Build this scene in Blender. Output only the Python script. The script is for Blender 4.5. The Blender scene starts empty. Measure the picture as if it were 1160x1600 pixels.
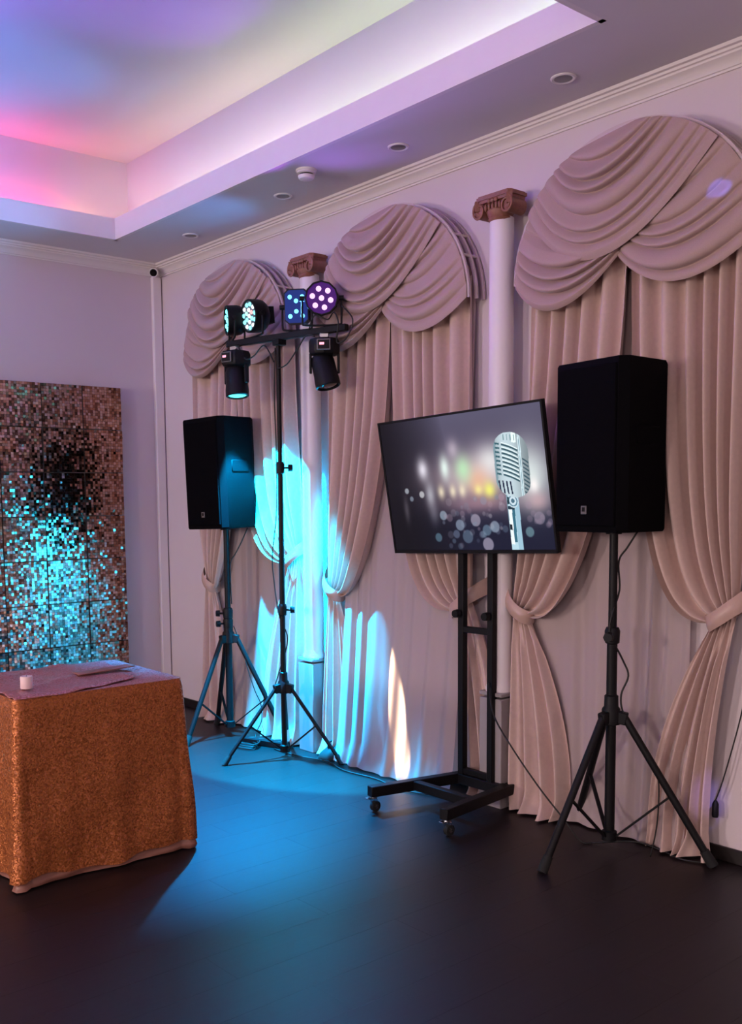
import bpy, bmesh, math, random
import numpy as np
from mathutils import Vector, Matrix

random.seed(7)
SC = bpy.context.scene
COL = SC.collection
PI = math.pi

# ------------------------------------------------------------------ camera, world, exposure
cam_d = bpy.data.cameras.new('camera')
cam = bpy.data.objects.new('camera', cam_d)
COL.objects.link(cam)
cam_d.sensor_fit = 'VERTICAL'
cam_d.sensor_height = 24.0
cam_d.sensor_width = 24.0
cam_d.lens = 1540 / 1600 * 24.0
cam_d.shift_x = 80 / 1600
cam_d.shift_y = 130 / 1600
cam_d.clip_start = 0.05
CR = ((0.774794, -0.632095, -0.012223), (-0.068753, -0.065024, -0.995512), (0.628464, 0.772158, -0.093839))
m = Matrix.Identity(4)
for i in range(3):
    m[i][0] = CR[0][i]
    m[i][1] = -CR[1][i]
    m[i][2] = -CR[2][i]
m[2][3] = 1.5
cam.matrix_world = m
SC.camera = cam

world = bpy.data.worlds.new('world')
SC.world = world
world.use_nodes = True
world.node_tree.nodes['Background'].inputs[0].default_value = (0.55, 0.42, 0.5, 1)
world.node_tree.nodes['Background'].inputs[1].default_value = 0.05
SC.view_settings.view_transform = 'Standard'
SC.view_settings.look = 'None'
SC.view_settings.exposure = 0.0
SC.view_settings.gamma = 1.0
SC.view_settings.use_curve_mapping = False

# main dimensions (metres): x towards the curtain wall, y towards the back wall
W, D, H = 3.80, 6.487, 3.235
XL, YR = -4.2, -4.5            # side and rear walls of the hall, behind the viewer
TX0, TX1, TY0, TY1 = 1.30, 3.215, 2.25, 6.03   # ceiling tray opening
TS, TH = 0.20, 3.82            # set-back of the tray wall, height of the raised ceiling


def area(name, loc, target, sx, sy, energy, color, spread=PI):
    l = bpy.data.lights.new(name, 'AREA')
    l.shape = 'RECTANGLE'
    l.size, l.size_y = sx, sy
    l.energy = energy
    l.color = color
    l.spread = spread
    o = bpy.data.objects.new(name, l)
    COL.objects.link(o)
    o.location = loc
    d = Vector(target) - Vector(loc)
    o.rotation_euler = d.to_track_quat('-Z', 'Y').to_euler()
    return o


def spot(name, loc, target, energy, color, angle, blend=0.2, radius=0.02):
    l = bpy.data.lights.new(name, 'SPOT')
    l.energy = energy
    l.color = color
    l.spot_size = math.radians(angle)
    l.spot_blend = blend
    l.shadow_soft_size = radius
    o = bpy.data.objects.new(name, l)
    COL.objects.link(o)
    o.location = loc
    d = Vector(target) - Vector(loc)
    o.rotation_euler = d.to_track_quat('-Z', 'Y').to_euler()
    return o


# added unseen fill lamps behind the viewer for ambient light (fixtures built further down)
CEILING_FILLS = [(-1.6, -1.6)]
for i, (lx, ly) in enumerate(CEILING_FILLS):
    area('ceiling_fill_light', (lx, ly, H - 0.075), (lx, ly, 0), 0.80, 0.80, 70, (1.0, 0.80, 0.78))
WALL_FILLS = [((XL, 4.6, 1.9), (1, 0)), ((XL, 2.0, 1.9), (1, 0)), ((XL, -0.8, 1.9), (1, 0)), ((-0.6, YR, 1.9), (0, 1))]  # added wall fills, out of view, for even light on the curtains
for ((lx, ly, lz), (nx, ny)), le in zip(WALL_FILLS, (122, 108, 45, 38)):
    area('wall_fill_light', (lx + nx * 0.10, ly + ny * 0.10, lz), (lx + nx, ly + ny, lz), 0.50, 0.70, le, (1.0, 0.83, 0.79))

# LED strips in the cove of the ceiling tray: coloured segments
def cove(p0, p1, up, energy, color):
    a, b = Vector(p0), Vector(p1)
    c = (a + b) / 2
    L = (b - a).length
    l = bpy.data.lights.new('cove_led_light', 'AREA')
    l.shape = 'RECTANGLE'
    l.size, l.size_y = L, 0.03
    l.energy = energy
    l.color = color
    o = bpy.data.objects.new('cove_led_light', l)
    COL.objects.link(o)
    xax = (b - a).normalized()
    zax = -Vector(up).normalized()
    yax = zax.cross(xax)
    mm = Matrix.Identity(4)
    for i in range(3):
        mm[i][0], mm[i][1], mm[i][2] = xax[i], yax[i], zax[i]
    mm.translation = c
    o.matrix_world = mm


ZL = H + 0.10
# curtain side (x = TX1): white with a green tint nearest the viewer
RX = TX1 + 0.13
for y0, y1, e, c in [(6.1, 5.6, 0.8, (1.0, 0.60, 0.48)), (5.6, 4.9, 1.3, (1.0, 0.86, 0.70)), (4.9, 4.2, 1.5, (0.98, 0.96, 0.70)),
                     (4.2, 3.4, 1.6, (0.72, 1.0, 0.55)), (3.4, 2.7, 1.7, (0.80, 1.0, 0.75)), (2.7, 2.2, 1.4, (0.55, 1.0, 0.60))]:
    cove((RX, y0, ZL), (RX, y1, ZL), (0.25, 0, 1), e, c)
# back side (y = TY1): warm at the corner, hot pink, then blue
RY = TY1 + 0.13
for x0, x1, e, c in [(3.2, 2.9, 0.45, (1.0, 0.55, 0.35)), (2.9, 2.1, 3.2, (1.0, 0.07, 0.26)), (2.1, 1.3, 2.0, (0.4, 0.10, 0.9))]:
    cove((x0, RY, ZL), (x1, RY, ZL), (0, 0.25, 1), e, c)
# left side (x = TX0): blue and violet
LX = TX0 - 0.13
for y0, y1, e, c in [(6.0, 4.9, 26.0, (0.01, 0.36, 1.0)), (4.9, 3.6, 24.0, (0.32, 0.10, 1.0)), (3.6, 2.3, 12.0, (0.45, 0.14, 1.0))]:
    cove((LX, y0, ZL), (LX, y1, ZL), (-0.25, 0, 1), e, c)
# near side (y = TY0)
NY = TY0 - 0.13
for x0, x1, e, c in [(3.2, 2.3, 1.5, (0.6, 0.5, 0.9)), (2.3, 1.3, 4.0, (0.5, 0.2, 1.0))]:
    cove((x0, NY, ZL), (x1, NY, ZL), (0, -0.25, 1), e, c)


# ------------------------------------------------------------------ materials
def nt(name):
    mt = bpy.data.materials.new(name)
    mt.use_nodes = True
    t = mt.node_tree
    return mt, t, t.nodes['Principled BSDF']


def lin(r, g, b):
    f = lambda c: (c / 255 / 12.92) if c / 255 <= 0.04045 else ((c / 255 + 0.055) / 1.055) ** 2.4
    return (f(r), f(g), f(b), 1.0)


def mat(name, col, rough=0.6, metal=0.0, noise=40.0, var=0.12, bump=0.0, sheen=0.0, rand=0.0, stretch=None, coat=0.0):
    mt, t, b = nt(name)
    N, L = t.nodes, t.links
    tc = N.new('ShaderNodeTexCoord')
    nz = N.new('ShaderNodeTexNoise')
    nz.inputs['Scale'].default_value = noise
    nz.inputs['Detail'].default_value = 4
    src = tc.outputs['Object']
    if stretch:
        mp = N.new('ShaderNodeMapping')
        mp.inputs['Scale'].default_value = stretch
        L.new(src, mp.inputs['Vector'])
        src = mp.outputs['Vector']
    L.new(src, nz.inputs['Vector'])
    mr = N.new('ShaderNodeMapRange')
    mr.inputs['To Min'].default_value = 1 - var
    mr.inputs['To Max'].default_value = 1 + var
    L.new(nz.outputs['Fac'], mr.inputs['Value'])
    val = mr.outputs['Result']
    if rand:
        oi = N.new('ShaderNodeObjectInfo')
        m2 = N.new('ShaderNodeMapRange')
        m2.inputs['To Min'].default_value = 1 - rand
        m2.inputs['To Max'].default_value = 1 + rand
        L.new(oi.outputs['Random'], m2.inputs['Value'])
        mm = N.new('ShaderNodeMath')
        mm.operation = 'MULTIPLY'
        L.new(val, mm.inputs[0])
        L.new(m2.outputs['Result'], mm.inputs[1])
        val = mm.outputs[0]
    mx = N.new('ShaderNodeVectorMath')
    mx.operation = 'SCALE'
    mx.inputs[0].default_value = col[:3]
    L.new(val, mx.inputs['Scale'])
    L.new(mx.outputs['Vector'], b.inputs['Base Color'])
    b.inputs['Roughness'].default_value = rough
    b.inputs['Metallic'].default_value = metal
    if sheen:
        b.inputs['Sheen Weight'].default_value = sheen
        b.inputs['Sheen Roughness'].default_value = 0.4
    if name in ('dark_wood_plank', 'floor_groove'):
        b.inputs['Specular IOR Level'].default_value = 0.35
    if name in ('black_powder_coat', 'black_plastic'):
        b.inputs['Specular IOR Level'].default_value = 0.22
    if name.startswith('black_speaker'):
        b.inputs['Specular IOR Level'].default_value = 0.03
    if coat:
        b.inputs['Coat Weight'].default_value = coat
    if bump:
        bp = N.new('ShaderNodeBump')
        bp.inputs['Strength'].default_value = bump
        bp.inputs['Distance'].default_value = 0.004
        L.new(nz.outputs['Fac'], bp.inputs['Height'])
        L.new(bp.outputs['Normal'], b.inputs['Normal'])
    return mt


def emis(name, col, strength, base=(0.02, 0.02, 0.02, 1)):
    mt, t, b = nt(name)
    b.inputs['Base Color'].default_value = base
    b.inputs['Emission Color'].default_value = (*col[:3], 1)
    b.inputs['Emission Strength'].default_value = strength
    b.inputs['Specular IOR Level'].default_value = 0.1
    return mt


def fabric_translucent(name, col, fac):
    mt, t, b = nt(name)
    N, L = t.nodes, t.links
    b.inputs['Base Color'].default_value = col
    b.inputs['Roughness'].default_value = 0.85
    tr = N.new('ShaderNodeBsdfTranslucent')
    tr.inputs['Color'].default_value = col
    tp = N.new('ShaderNodeBsdfTransparent')
    m1 = N.new('ShaderNodeMixShader')
    m1.inputs[0].default_value = fac
    m2 = N.new('ShaderNodeMixShader')
    m2.inputs[0].default_value = 0.08
    tc = N.new('ShaderNodeTexCoord')
    nz = N.new('ShaderNodeTexNoise')
    nz.inputs['Scale'].default_value = 300
    L.new(tc.outputs['Object'], nz.inputs['Vector'])
    bp = N.new('ShaderNodeBump')
    bp.inputs['Strength'].default_value = 0.1
    bp.inputs['Distance'].default_value = 0.002
    L.new(nz.outputs['Fac'], bp.inputs['Height'])
    L.new(bp.outputs['Normal'], b.inputs['Normal'])
    L.new(b.outputs[0], m1.inputs[1])
    L.new(tr.outputs[0], m1.inputs[2])
    L.new(m1.outputs[0], m2.inputs[1])
    L.new(tp.outputs[0], m2.inputs[2])
    L.new(m2.outputs[0], N['Material Output'].inputs['Surface'])
    return mt


M = {}
M['wall'] = mat('wall_paint', lin(208, 194, 198), 0.75, noise=3, var=0.03, bump=0.02)
M['ceiling'] = mat('ceiling_paint', lin(212, 204, 208), 0.8, noise=4, var=0.02)
M['trim'] = mat('white_plaster', lin(222, 212, 214), 0.6, noise=10, var=0.03)
M['baseboard'] = mat('dark_baseboard', lin(26, 18, 18), 0.45, noise=12, var=0.2)
M['floor_base'] = mat('floor_groove', lin(23, 15, 17), 0.5, noise=12, var=0.2)
M['plank'] = mat('dark_wood_plank', lin(25, 16, 18), 0.44, noise=5, var=0.40, bump=0.05, rand=0.05, stretch=(0.5, 10, 10))
M['velvet'] = mat('taupe_velvet', lin(200, 172, 164), 0.8, noise=55, var=0.10, bump=0.10, sheen=0.25)
M['swag'] = mat('taupe_swag_cloth', lin(174, 146, 142), 0.8, noise=260, var=0.10, bump=0.12, sheen=0.2)
M['satin'] = mat('champagne_satin', lin(186, 154, 144), 0.42, noise=40, var=0.08, bump=0.05)
M['sheer'] = fabric_translucent('ivory_sheer', lin(196, 176, 176), 0.25)
M['rail'] = mat('pale_rail', lin(196, 176, 176), 0.5, noise=20, var=0.05)
M['column'] = mat('white_column', lin(226, 216, 220), 0.45, noise=8, var=0.03)
M['pedestal'] = mat('grey_pedestal', lin(150, 140, 142), 0.6, noise=8, var=0.05)
M['bronze'] = mat('antique_bronze_capital', lin(140, 92, 76), 0.5, metal=0.15, noise=60, var=0.35, bump=0.25)
M['black_metal'] = mat('black_powder_coat', lin(15, 13, 16), 0.5, metal=0.0, noise=90, var=0.15, bump=0.03)
M['black_plastic'] = mat('black_plastic', lin(14, 13, 17), 0.5, noise=120, var=0.15, bump=0.05)
M['cabinet'] = mat('black_speaker_shell', lin(9, 8, 11), 0.65, noise=220, var=0.15, bump=0.12)
M['grille'] = mat('black_speaker_grille', lin(8, 7, 10), 0.8, noise=400, var=0.4, bump=0.3)
M['rubber'] = mat('black_rubber', lin(12, 12, 13), 0.8, noise=60, var=0.2)
M['chrome'] = mat('chrome', lin(205, 205, 208), 0.18, metal=1.0, noise=30, var=0.05)
M['badge'] = mat('grey_badge', lin(120, 118, 122), 0.35, metal=0.7, noise=60, var=0.1)
M['white_plastic'] = mat('white_plastic', lin(222, 214, 216), 0.4, noise=30, var=0.02)
M['candle'] = mat('ivory_wax', lin(226, 196, 200), 0.5, noise=25, var=0.03)
M['dark_glass'] = mat('dark_lens', lin(8, 8, 12), 0.12, noise=20, var=0.05)
M['cable'] = mat('black_cable', lin(14, 12, 14), 0.55, noise=50, var=0.15)
M['panel_back'] = mat('shimmer_backing', lin(24, 17, 16), 0.6, noise=30, var=0.2)
M['wood'] = mat('table_wood', lin(120, 84, 58), 0.5, noise=8, var=0.2)
M['hem'] = mat('rose_satin_hem', lin(140, 92, 80), 0.45, noise=50, var=0.1, bump=0.05)
M['led_cyan'] = emis('led_cyan', (0.22, 0.95, 1.0), 2.2)
M['led_blue'] = emis('led_blue', (0.16, 0.65, 1.0), 2.4)
M['led_violet'] = emis('led_violet', (1.0, 0.55, 1.0), 1.5)
M['led_white'] = emis('led_white', (0.85, 0.95, 1.0), 1.6)
M['led_red'] = emis('led_red', (1.0, 0.45, 0.45), 1.5)
M['led_green'] = emis('led_green', (0.45, 1.0, 0.75), 1.5)
M['lens_cyan'] = emis('lens_cyan', (0.12, 0.95, 1.0), 2.0)
M['glow_blue'] = emis('blue_painted_glow', (0.01, 0.06, 0.50), 0.40)  # these four emit to stand in for LED light on the lamp fronts
M['glow_violet'] = emis('violet_painted_glow', (0.20, 0.02, 0.50), 0.30)
M['glow_cyan'] = emis('cyan_painted_glow', (0.02, 0.28, 0.42), 0.5)
M['glow_mixed'] = emis('mixed_painted_glow', (0.16, 0.20, 0.30), 0.5)
M['display'] = emis('red_display', (1.0, 0.35, 0.45), 2.0)
M['fill_panel'] = emis('warm_fill_panel', (1.0, 0.76, 0.62), 2.0)  # glowing face of the added fill lamps
M['led_strip'] = emis('led_strip_white', (1.0, 0.9, 0.85), 0.5)


def sequin_mat():
    mt, t, b = nt('mirror_sequins')
    N, L = t.nodes, t.links
    g = N.new('ShaderNodeNewGeometry')
    cr = N.new('ShaderNodeValToRGB')
    e = cr.color_ramp.elements
    e[0].position, e[0].color = 0.0, lin(128, 98, 90)
    e[1].position, e[1].color = 1.0, lin(246, 230, 226)
    x = cr.color_ramp.elements.new(0.35)
    x.color = lin(206, 164, 140)
    x = cr.color_ramp.elements.new(0.7)
    x.color = lin(226, 200, 190)
    L.new(g.outputs['Random Per Island'], cr.inputs['Fac'])
    L.new(cr.outputs['Color'], b.inputs['Base Color'])
    b.inputs['Metallic'].default_value = 1.0
    b.inputs['Roughness'].default_value = 0.13
    return mt


def glitter_cloth(name, c0, c1, rough=0.42):
    mt, t, b = nt(name)
    N, L = t.nodes, t.links
    tc = N.new('ShaderNodeTexCoord')
    vo = N.new('ShaderNodeTexVoronoi')
    vo.inputs['Scale'].default_value = 190
    L.new(tc.outputs['Object'], vo.inputs['Vector'])
    nz = N.new('ShaderNodeTexNoise')
    nz.inputs['Scale'].default_value = 9
    nz.inputs['Detail'].default_value = 3
    L.new(tc.outputs['Object'], nz.inputs['Vector'])
    sep = N.new('ShaderNodeSeparateColor')
    L.new(vo.outputs['Color'], sep.inputs['Color'])
    cr = N.new('ShaderNodeValToRGB')
    cr.color_ramp.elements[0].color = c0
    cr.color_ramp.elements[1].color = c1
    L.new(sep.outputs['Red'], cr.inputs['Fac'])
    L.new(cr.outputs['Color'], b.inputs['Base Color'])
    b.inputs['Metallic'].default_value = 0.45
    b.inputs['Roughness'].default_value = rough
    # every sequin lies at its own small tilt
    sub = N.new('ShaderNodeVectorMath')
    sub.operation = 'SUBTRACT'
    L.new(vo.outputs['Color'], sub.inputs[0])
    sub.inputs[1].default_value = (0.5, 0.5, 0.5)
    sca = N.new('ShaderNodeVectorMath')
    sca.operation = 'SCALE'
    L.new(sub.outputs[0], sca.inputs[0])
    sca.inputs['Scale'].default_value = 0.6
    ge = N.new('ShaderNodeNewGeometry')
    add = N.new('ShaderNodeVectorMath')
    add.operation = 'ADD'
    L.new(ge.outputs['Normal'], add.inputs[0])
    L.new(sca.outputs[0], add.inputs[1])
    no = N.new('ShaderNodeVectorMath')
    no.operation = 'NORMALIZE'
    L.new(add.outputs[0], no.inputs[0])
    L.new(no.outputs[0], b.inputs['Normal'])
    return mt


M['sequin'] = sequin_mat()
M['gold_cloth'] = glitter_cloth('gold_sequin_cloth', lin(126, 60, 30), lin(206, 122, 66))
M['rose_lit_cloth'] = glitter_cloth('rose_lit_sequin_cloth', lin(150, 84, 82), lin(216, 144, 140))  # rose tint puts reflected pink light into the table top cloths


# ------------------------------------------------------------------ mesh helpers
class MB:
    def __init__(s):
        s.v, s.f = [], []

    def add(s, vs, fs, mx=None):
        o = len(s.v)
        for p in vs:
            q = Vector(p)
            if mx is not None:
                q = mx @ q
            s.v.append(tuple(q))
        for f in fs:
            s.f.append(tuple(i + o for i in f))
        return s

    def box(s, c, size, bev=0.0, mx=None, seg=1):
        bm = bmesh.new()
        bmesh.ops.create_cube(bm, size=1.0)
        for v in bm.verts:
            v.co = Vector((v.co.x * size[0] + c[0], v.co.y * size[1] + c[1], v.co.z * size[2] + c[2]))
        if bev:
            bmesh.ops.bevel(bm, geom=bm.edges[:], offset=bev, segments=seg, affect='EDGES', profile=0.6)
        bm.verts.index_update()
        s.add([v.co[:] for v in bm.verts], [[v.index for v in f.verts] for f in bm.faces], mx)
        bm.free()
        return s

    def bar(s, p0, p1, w, h, up=(0, 0, 1), bev=0.0):
        a, b = Vector(p0), Vector(p1)
        d = b - a
        x = d.normalized()
        y = Vector(up).cross(x).normalized()
        z = x.cross(y)
        mm = Matrix.Identity(4)
        for i in range(3):
            mm[i][0], mm[i][1], mm[i][2] = x[i], y[i], z[i]
        mm.translation = (a + b) / 2
        return s.box((0, 0, 0), (d.length, w, h), bev, mm)

    def cyl(s, p0, p1, r0, r1=None, n=16, caps=True):
        r1 = r0 if r1 is None else r1
        a, b = Vector(p0), Vector(p1)
        d = (b - a).normalized()
        u = d.orthogonal().normalized()
        w = d.cross(u)
        vs, fs = [], []
        for p, r in ((a, r0), (b, r1)):
            for k in range(n):
                t = 2 * PI * k / n
                vs.append(p + (u * math.cos(t) + w * math.sin(t)) * r)
        for k in range(n):
            fs.append((k, (k + 1) % n, n + (k + 1) % n, n + k))
        if caps:
            fs.append(tuple(range(n - 1, -1, -1)))
            fs.append(tuple(range(n, 2 * n)))
        return s.add(vs, fs)

    def lathe(s, prof, mx=None, n=28):
        # prof: (radius, height along z)
        vs, fs = [], []
        for r, z in prof:
            for k in range(n):
                t = 2 * PI * k / n
                vs.append((r * math.cos(t), r * math.sin(t), z))
        for j in range(len(prof) - 1):
            for k in range(n):
                a, b = j * n + k, j * n + (k + 1) % n
                fs.append((a, b, b + n, a + n))
        if prof[0][0] > 1e-5:
            fs.append(tuple(range(n - 1, -1, -1)))
        if prof[-1][0] > 1e-5:
            fs.append(tuple(range((len(prof) - 1) * n, len(prof) * n)))
        return s.add(vs, fs, mx)

    def tube(s, pts, r, n=8, smooth=4):
        P = [Vector(p) for p in pts]
        if smooth and len(P) > 2:
            Q = []
            for i in range(len(P) - 1):
                p0, p1, p2, p3 = P[max(i - 1, 0)], P[i], P[i + 1], P[min(i + 2, len(P) - 1)]
                for k in range(smooth):
                    t = k / smooth
                    Q.append(0.5 * ((2 * p1) + (p2 - p0) * t + (2 * p0 - 5 * p1 + 4 * p2 - p3) * t * t + (3 * p1 - p0 - 3 * p2 + p3) * t ** 3))
            Q.append(P[-1])
            P = Q
        vs, fs = [], []
        u = None
        for i, p in enumerate(P):
            d = (P[min(i + 1, len(P) - 1)] - P[max(i - 1, 0)])
            d = d.normalized() if d.length > 1e-9 else Vector((0, 0, 1))
            u = d.orthogonal().normalized() if u is None else (u - d * u.dot(d)).normalized()
            w = d.cross(u)
            for k in range(n):
                t = 2 * PI * k / n
                vs.append(p + (u * math.cos(t) + w * math.sin(t)) * r)
        for i in range(len(P) - 1):
            for k in range(n):
                a, b = i * n + k, i * n + (k + 1) % n
                fs.append((a, b, b + n, a + n))
        fs.append(tuple(range(n - 1, -1, -1)))
        fs.append(tuple(range((len(P) - 1) * n, len(P) * n)))
        return s.add(vs, fs)

    def grid(s, fn, nu, nv, wrap=False):
        vs = [fn(i / nu, j / nv) for j in range(nv + 1) for i in range(nu + (0 if wrap else 1))]
        fs = []
        c = nu if wrap else nu + 1
        for j in range(nv):
            for i in range(nu):
                a = j * c + i
                b = j * c + (i + 1) % c
                fs.append((a, b, b + c, a + c))
        return s.add(vs, fs)

    def prism(s, poly, z0, z1, mx=None):
        n = len(poly)
        vs = [(x, y, z0) for x, y in poly] + [(x, y, z1) for x, y in poly]
        fs = [(k, (k + 1) % n, n + (k + 1) % n, n + k) for k in range(n)]
        fs += [tuple(range(n - 1, -1, -1)), tuple(range(n, 2 * n))]
        return s.add(vs, fs, mx)

    def ball(s, c, r, n=12, sc=(1, 1, 1)):
        vs, fs = [], []
        h = n // 2
        for j in range(h + 1):
            a = PI * j / h
            for k in range(n):
                t = 2 * PI * k / n
                vs.append((c[0] + r * sc[0] * math.sin(a) * math.cos(t), c[1] + r * sc[1] * math.sin(a) * math.sin(t), c[2] + r * sc[2] * math.cos(a)))
        for j in range(h):
            for k in range(n):
                fs.append((j * n + k, (j + 1) * n + k, (j + 1) * n + (k + 1) % n, j * n + (k + 1) % n))
        return s.add(vs, fs)

    def mesh(s, name, material, smooth=40):
        me = bpy.data.meshes.new(name)
        me.from_pydata(s.v, [], s.f)
        bm = bmesh.new()
        bm.from_mesh(me)
        bmesh.ops.recalc_face_normals(bm, faces=bm.faces[:])
        bm.to_mesh(me)
        bm.free()
        me.materials.append(M[material])
        if smooth:
            me.shade_smooth()
            if smooth < 180:
                me.set_sharp_from_angle(angle=math.radians(smooth))
        return me

    def build(s, name, material, parent=None, smooth=40, loc=None):
        return link(name, s.mesh(name, material, smooth), parent, loc)


def link(name, me, parent=None, loc=None):
    o = bpy.data.objects.new(name, me)
    COL.objects.link(o)
    if parent is not None:
        o.parent = parent
    if loc is not None:
        o.location = loc
    return o


def tag(o, label=None, cat=None, group=None, kind=None):
    if label:
        o['label'] = label
    if cat:
        o['category'] = cat
    if group:
        o['group'] = group
    if kind:
        o['kind'] = kind
    return o


def thing(name, label, cat, loc=(0, 0, 0), rotz=0.0, group=None):
    o = bpy.data.objects.new(name, None)
    o.empty_display_size = 0.1
    COL.objects.link(o)
    o.location = loc
    o.rotation_euler = (0, 0, rotz)
    return tag(o, label, cat, group)


def struct(name, mb, material, parent=None, smooth=30, label=None):
    o = mb.build(name, material, parent, smooth)
    if parent is None:
        o['kind'] = 'structure'
        if label:
            o['label'] = label
    return o


# ------------------------------------------------------------------ the room
fl = struct('floor', MB().box(((XL + W) / 2, (YR + D) / 2, -0.055), (W - XL, D - YR, 0.1)), 'floor_base')
# planks run from the room towards the curtain wall
PWD, PLN = 0.19, 1.22
pm = MB().box((0, 0, -0.004), (PLN - 0.0004, PWD - 0.0004, 0.008), 0.00015).mesh('plank', 'plank', 30)
stuff = MB()
row = 0
y = D - PWD / 2
while y > YR:
    off = (row * 0.437) % 1.0 * PLN
    x = W - PLN / 2 + off - PLN
    x = W - off - PLN / 2 if off > 0.05 else W - PLN / 2
    # first the cut piece at the wall
    if off > 0.05:
        cut = MB().box((0, 0, -0.004), (off - 0.0004, PWD - 0.0004, 0.008), 0.00015)
        if y > 0.3:
            link('plank', cut.mesh('plank', 'plank', 30), fl, (W - off / 2, y, 0))
    while x - PLN / 2 > -0.4 and y > 0.3:
        link('plank', pm, fl, (x, y, 0))
        x -= PLN
    while x - PLN / 2 > XL:
        stuff.box((x, y, -0.004), (PLN - 0.003, PWD - 0.003, 0.008))
        x -= PLN
    y -= PWD
    row += 1
so = stuff.build('plank', 'plank', fl, 30)
so['kind'] = 'stuff'

wt = 0.12
struct('wall_right', MB().box((W + wt / 2, (YR + D) / 2, 2.0), (wt, D - YR + 2 * wt, 4.1)), 'wall')
struct('wall_back', MB().box(((XL + W) / 2, D + wt / 2, 2.0), (W - XL, wt, 4.1)), 'wall')
struct('wall_left', MB().box((XL - wt / 2, (YR + D) / 2, 2.0), (wt, D - YR + 2 * wt, 4.1)), 'wall')
struct('wall_rear', MB().box(((XL + W) / 2, YR - wt / 2, 2.0), (W - XL, wt, 4.1)), 'wall')

cb = MB()
zt = 0.02
for x0, x1, y0, y1 in [(XL, TX0, YR, D), (TX1, W, YR, D), (TX0, TX1, YR, TY0), (TX0, TX1, TY1, D)]:
    cb.box(((x0 + x1) / 2, (y0 + y1) / 2, H + zt / 2), (x1 - x0, y1 - y0, zt))
ce = struct('ceiling', cb, 'ceiling')
ft, fh = 0.025, 0.135
for a, b in [((TX1 - ft / 2, TY0, 0), (TX1 - ft / 2, TY1, 0)), ((TX0 + ft / 2, TY0, 0), (TX0 + ft / 2, TY1, 0)),
             ((TX0, TY0 + ft / 2, 0), (TX1, TY0 + ft / 2, 0)), ((TX0, TY1 - ft / 2, 0), (TX1, TY1 - ft / 2, 0))]:
    MB().bar((a[0], a[1], H + fh / 2), (b[0], b[1], H + fh / 2), ft, fh).build('fascia_board', 'trim', ce, 30)
hz = (H + zt + TH) / 2
hh = TH - H - zt
for c, sz in [((TX1 + TS + 0.02, (TY0 + TY1) / 2, hz), (0.04, TY1 - TY0 + 2 * TS, hh)), ((TX0 - TS - 0.02, (TY0 + TY1) / 2, hz), (0.04, TY1 - TY0 + 2 * TS, hh)),
              (((TX0 + TX1) / 2, TY1 + TS + 0.02, hz), (TX1 - TX0 + 2 * TS + 0.08, 0.04, hh)), (((TX0 + TX1) / 2, TY0 - TS - 0.02, hz), (TX1 - TX0 + 2 * TS + 0.08, 0.04, hh))]:
    MB().box(c, sz).build('tray_wall', 'ceiling', ce, 30)
MB().box(((TX0 + TX1) / 2, (TY0 + TY1) / 2, TH + 0.02), (TX1 - TX0 + 2 * TS + 0.08, TY1 - TY0 + 2 * TS + 0.08, 0.04)).build('raised_ceiling', 'ceiling', ce, 30)

# cornices
prof = [(0, -0.080), (0.008, -0.080), (0.010, -0.072), (0.016, -0.070), (0.022, -0.056), (0.034, -0.042), (0.048, -0.034), (0.050, -0.026), (0.060, -0.024), (0.062, -0.014), (0.076, -0.012), (0.080, 0.0), (0, 0.0)]


def cornice(name, p0, p1, inward):
    vs, fs = [], []
    n = len(prof)
    for p in (p0, p1):
        for d, z in prof:
            vs.append((p[0] + inward[0] * d, p[1] + inward[1] * d, H + z))
    for k in range(n):
        fs.append((k, (k + 1) % n, n + (k + 1) % n, n + k))
    fs += [tuple(range(n)), tuple(range(2 * n - 1, n - 1, -1))]
    struct(name, MB().add(vs, fs), 'trim', None, 25)


cornice('trim_1', (W, YR, 0), (W, D, 0), (-1, 0))
cornice('trim_2', (XL, D, 0), (W, D, 0), (0, -1))
struct('trim_3', MB().box((W - 0.045, D - 0.018, (H - 0.08) / 2), (0.07, 0.035, H - 0.09), 0.004), 'trim')
struct('baseboard_right', MB().box((W - 0.008, (YR + D) / 2, 0.03), (0.016, D - YR, 0.06), 0.003), 'baseboard')
struct('baseboard_back', MB().box(((XL + W) / 2 - 0.05, D - 0.008, 0.03), (W - XL - 0.1, 0.016, 0.06), 0.003), 'baseboard')

# fixtures of the added fill lamps, all out of view
for i, (lx, ly) in enumerate(CEILING_FILLS):
    t = thing('ceiling_fill_lamp', 'added square fill lamp, unseen behind the viewer, over the rear of the hall', 'lamp', (lx, ly, H))
    MB().box((0, 0, -0.03), (0.90, 0.90, 0.06), 0.006).build('housing', 'white_plastic', t)
    MB().box((0, 0, -0.063), (0.82, 0.82, 0.006)).build('diffuser', 'fill_panel', t)
for i, ((lx, ly, lz), (nx, ny)) in enumerate(WALL_FILLS):
    t = thing('wall_fill_lamp', ['added unseen fill lamp on the left wall nearest the back wall', 'added unseen fill lamp in the middle of the left wall', 'added unseen fill lamp on the left wall nearest the rear', 'added unseen fill lamp on the rear wall of the hall'][i], 'lamp', (lx, ly, lz), math.atan2(ny, nx), 'added wall fill lamps')
    MB().box((0.036, 0, 0), (0.07, 0.60, 0.80), 0.006).build('housing', 'white_plastic', t)
    MB().box((0.074, 0, 0), (0.006, 0.52, 0.72)).build('diffuser', 'fill_panel', t)

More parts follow.
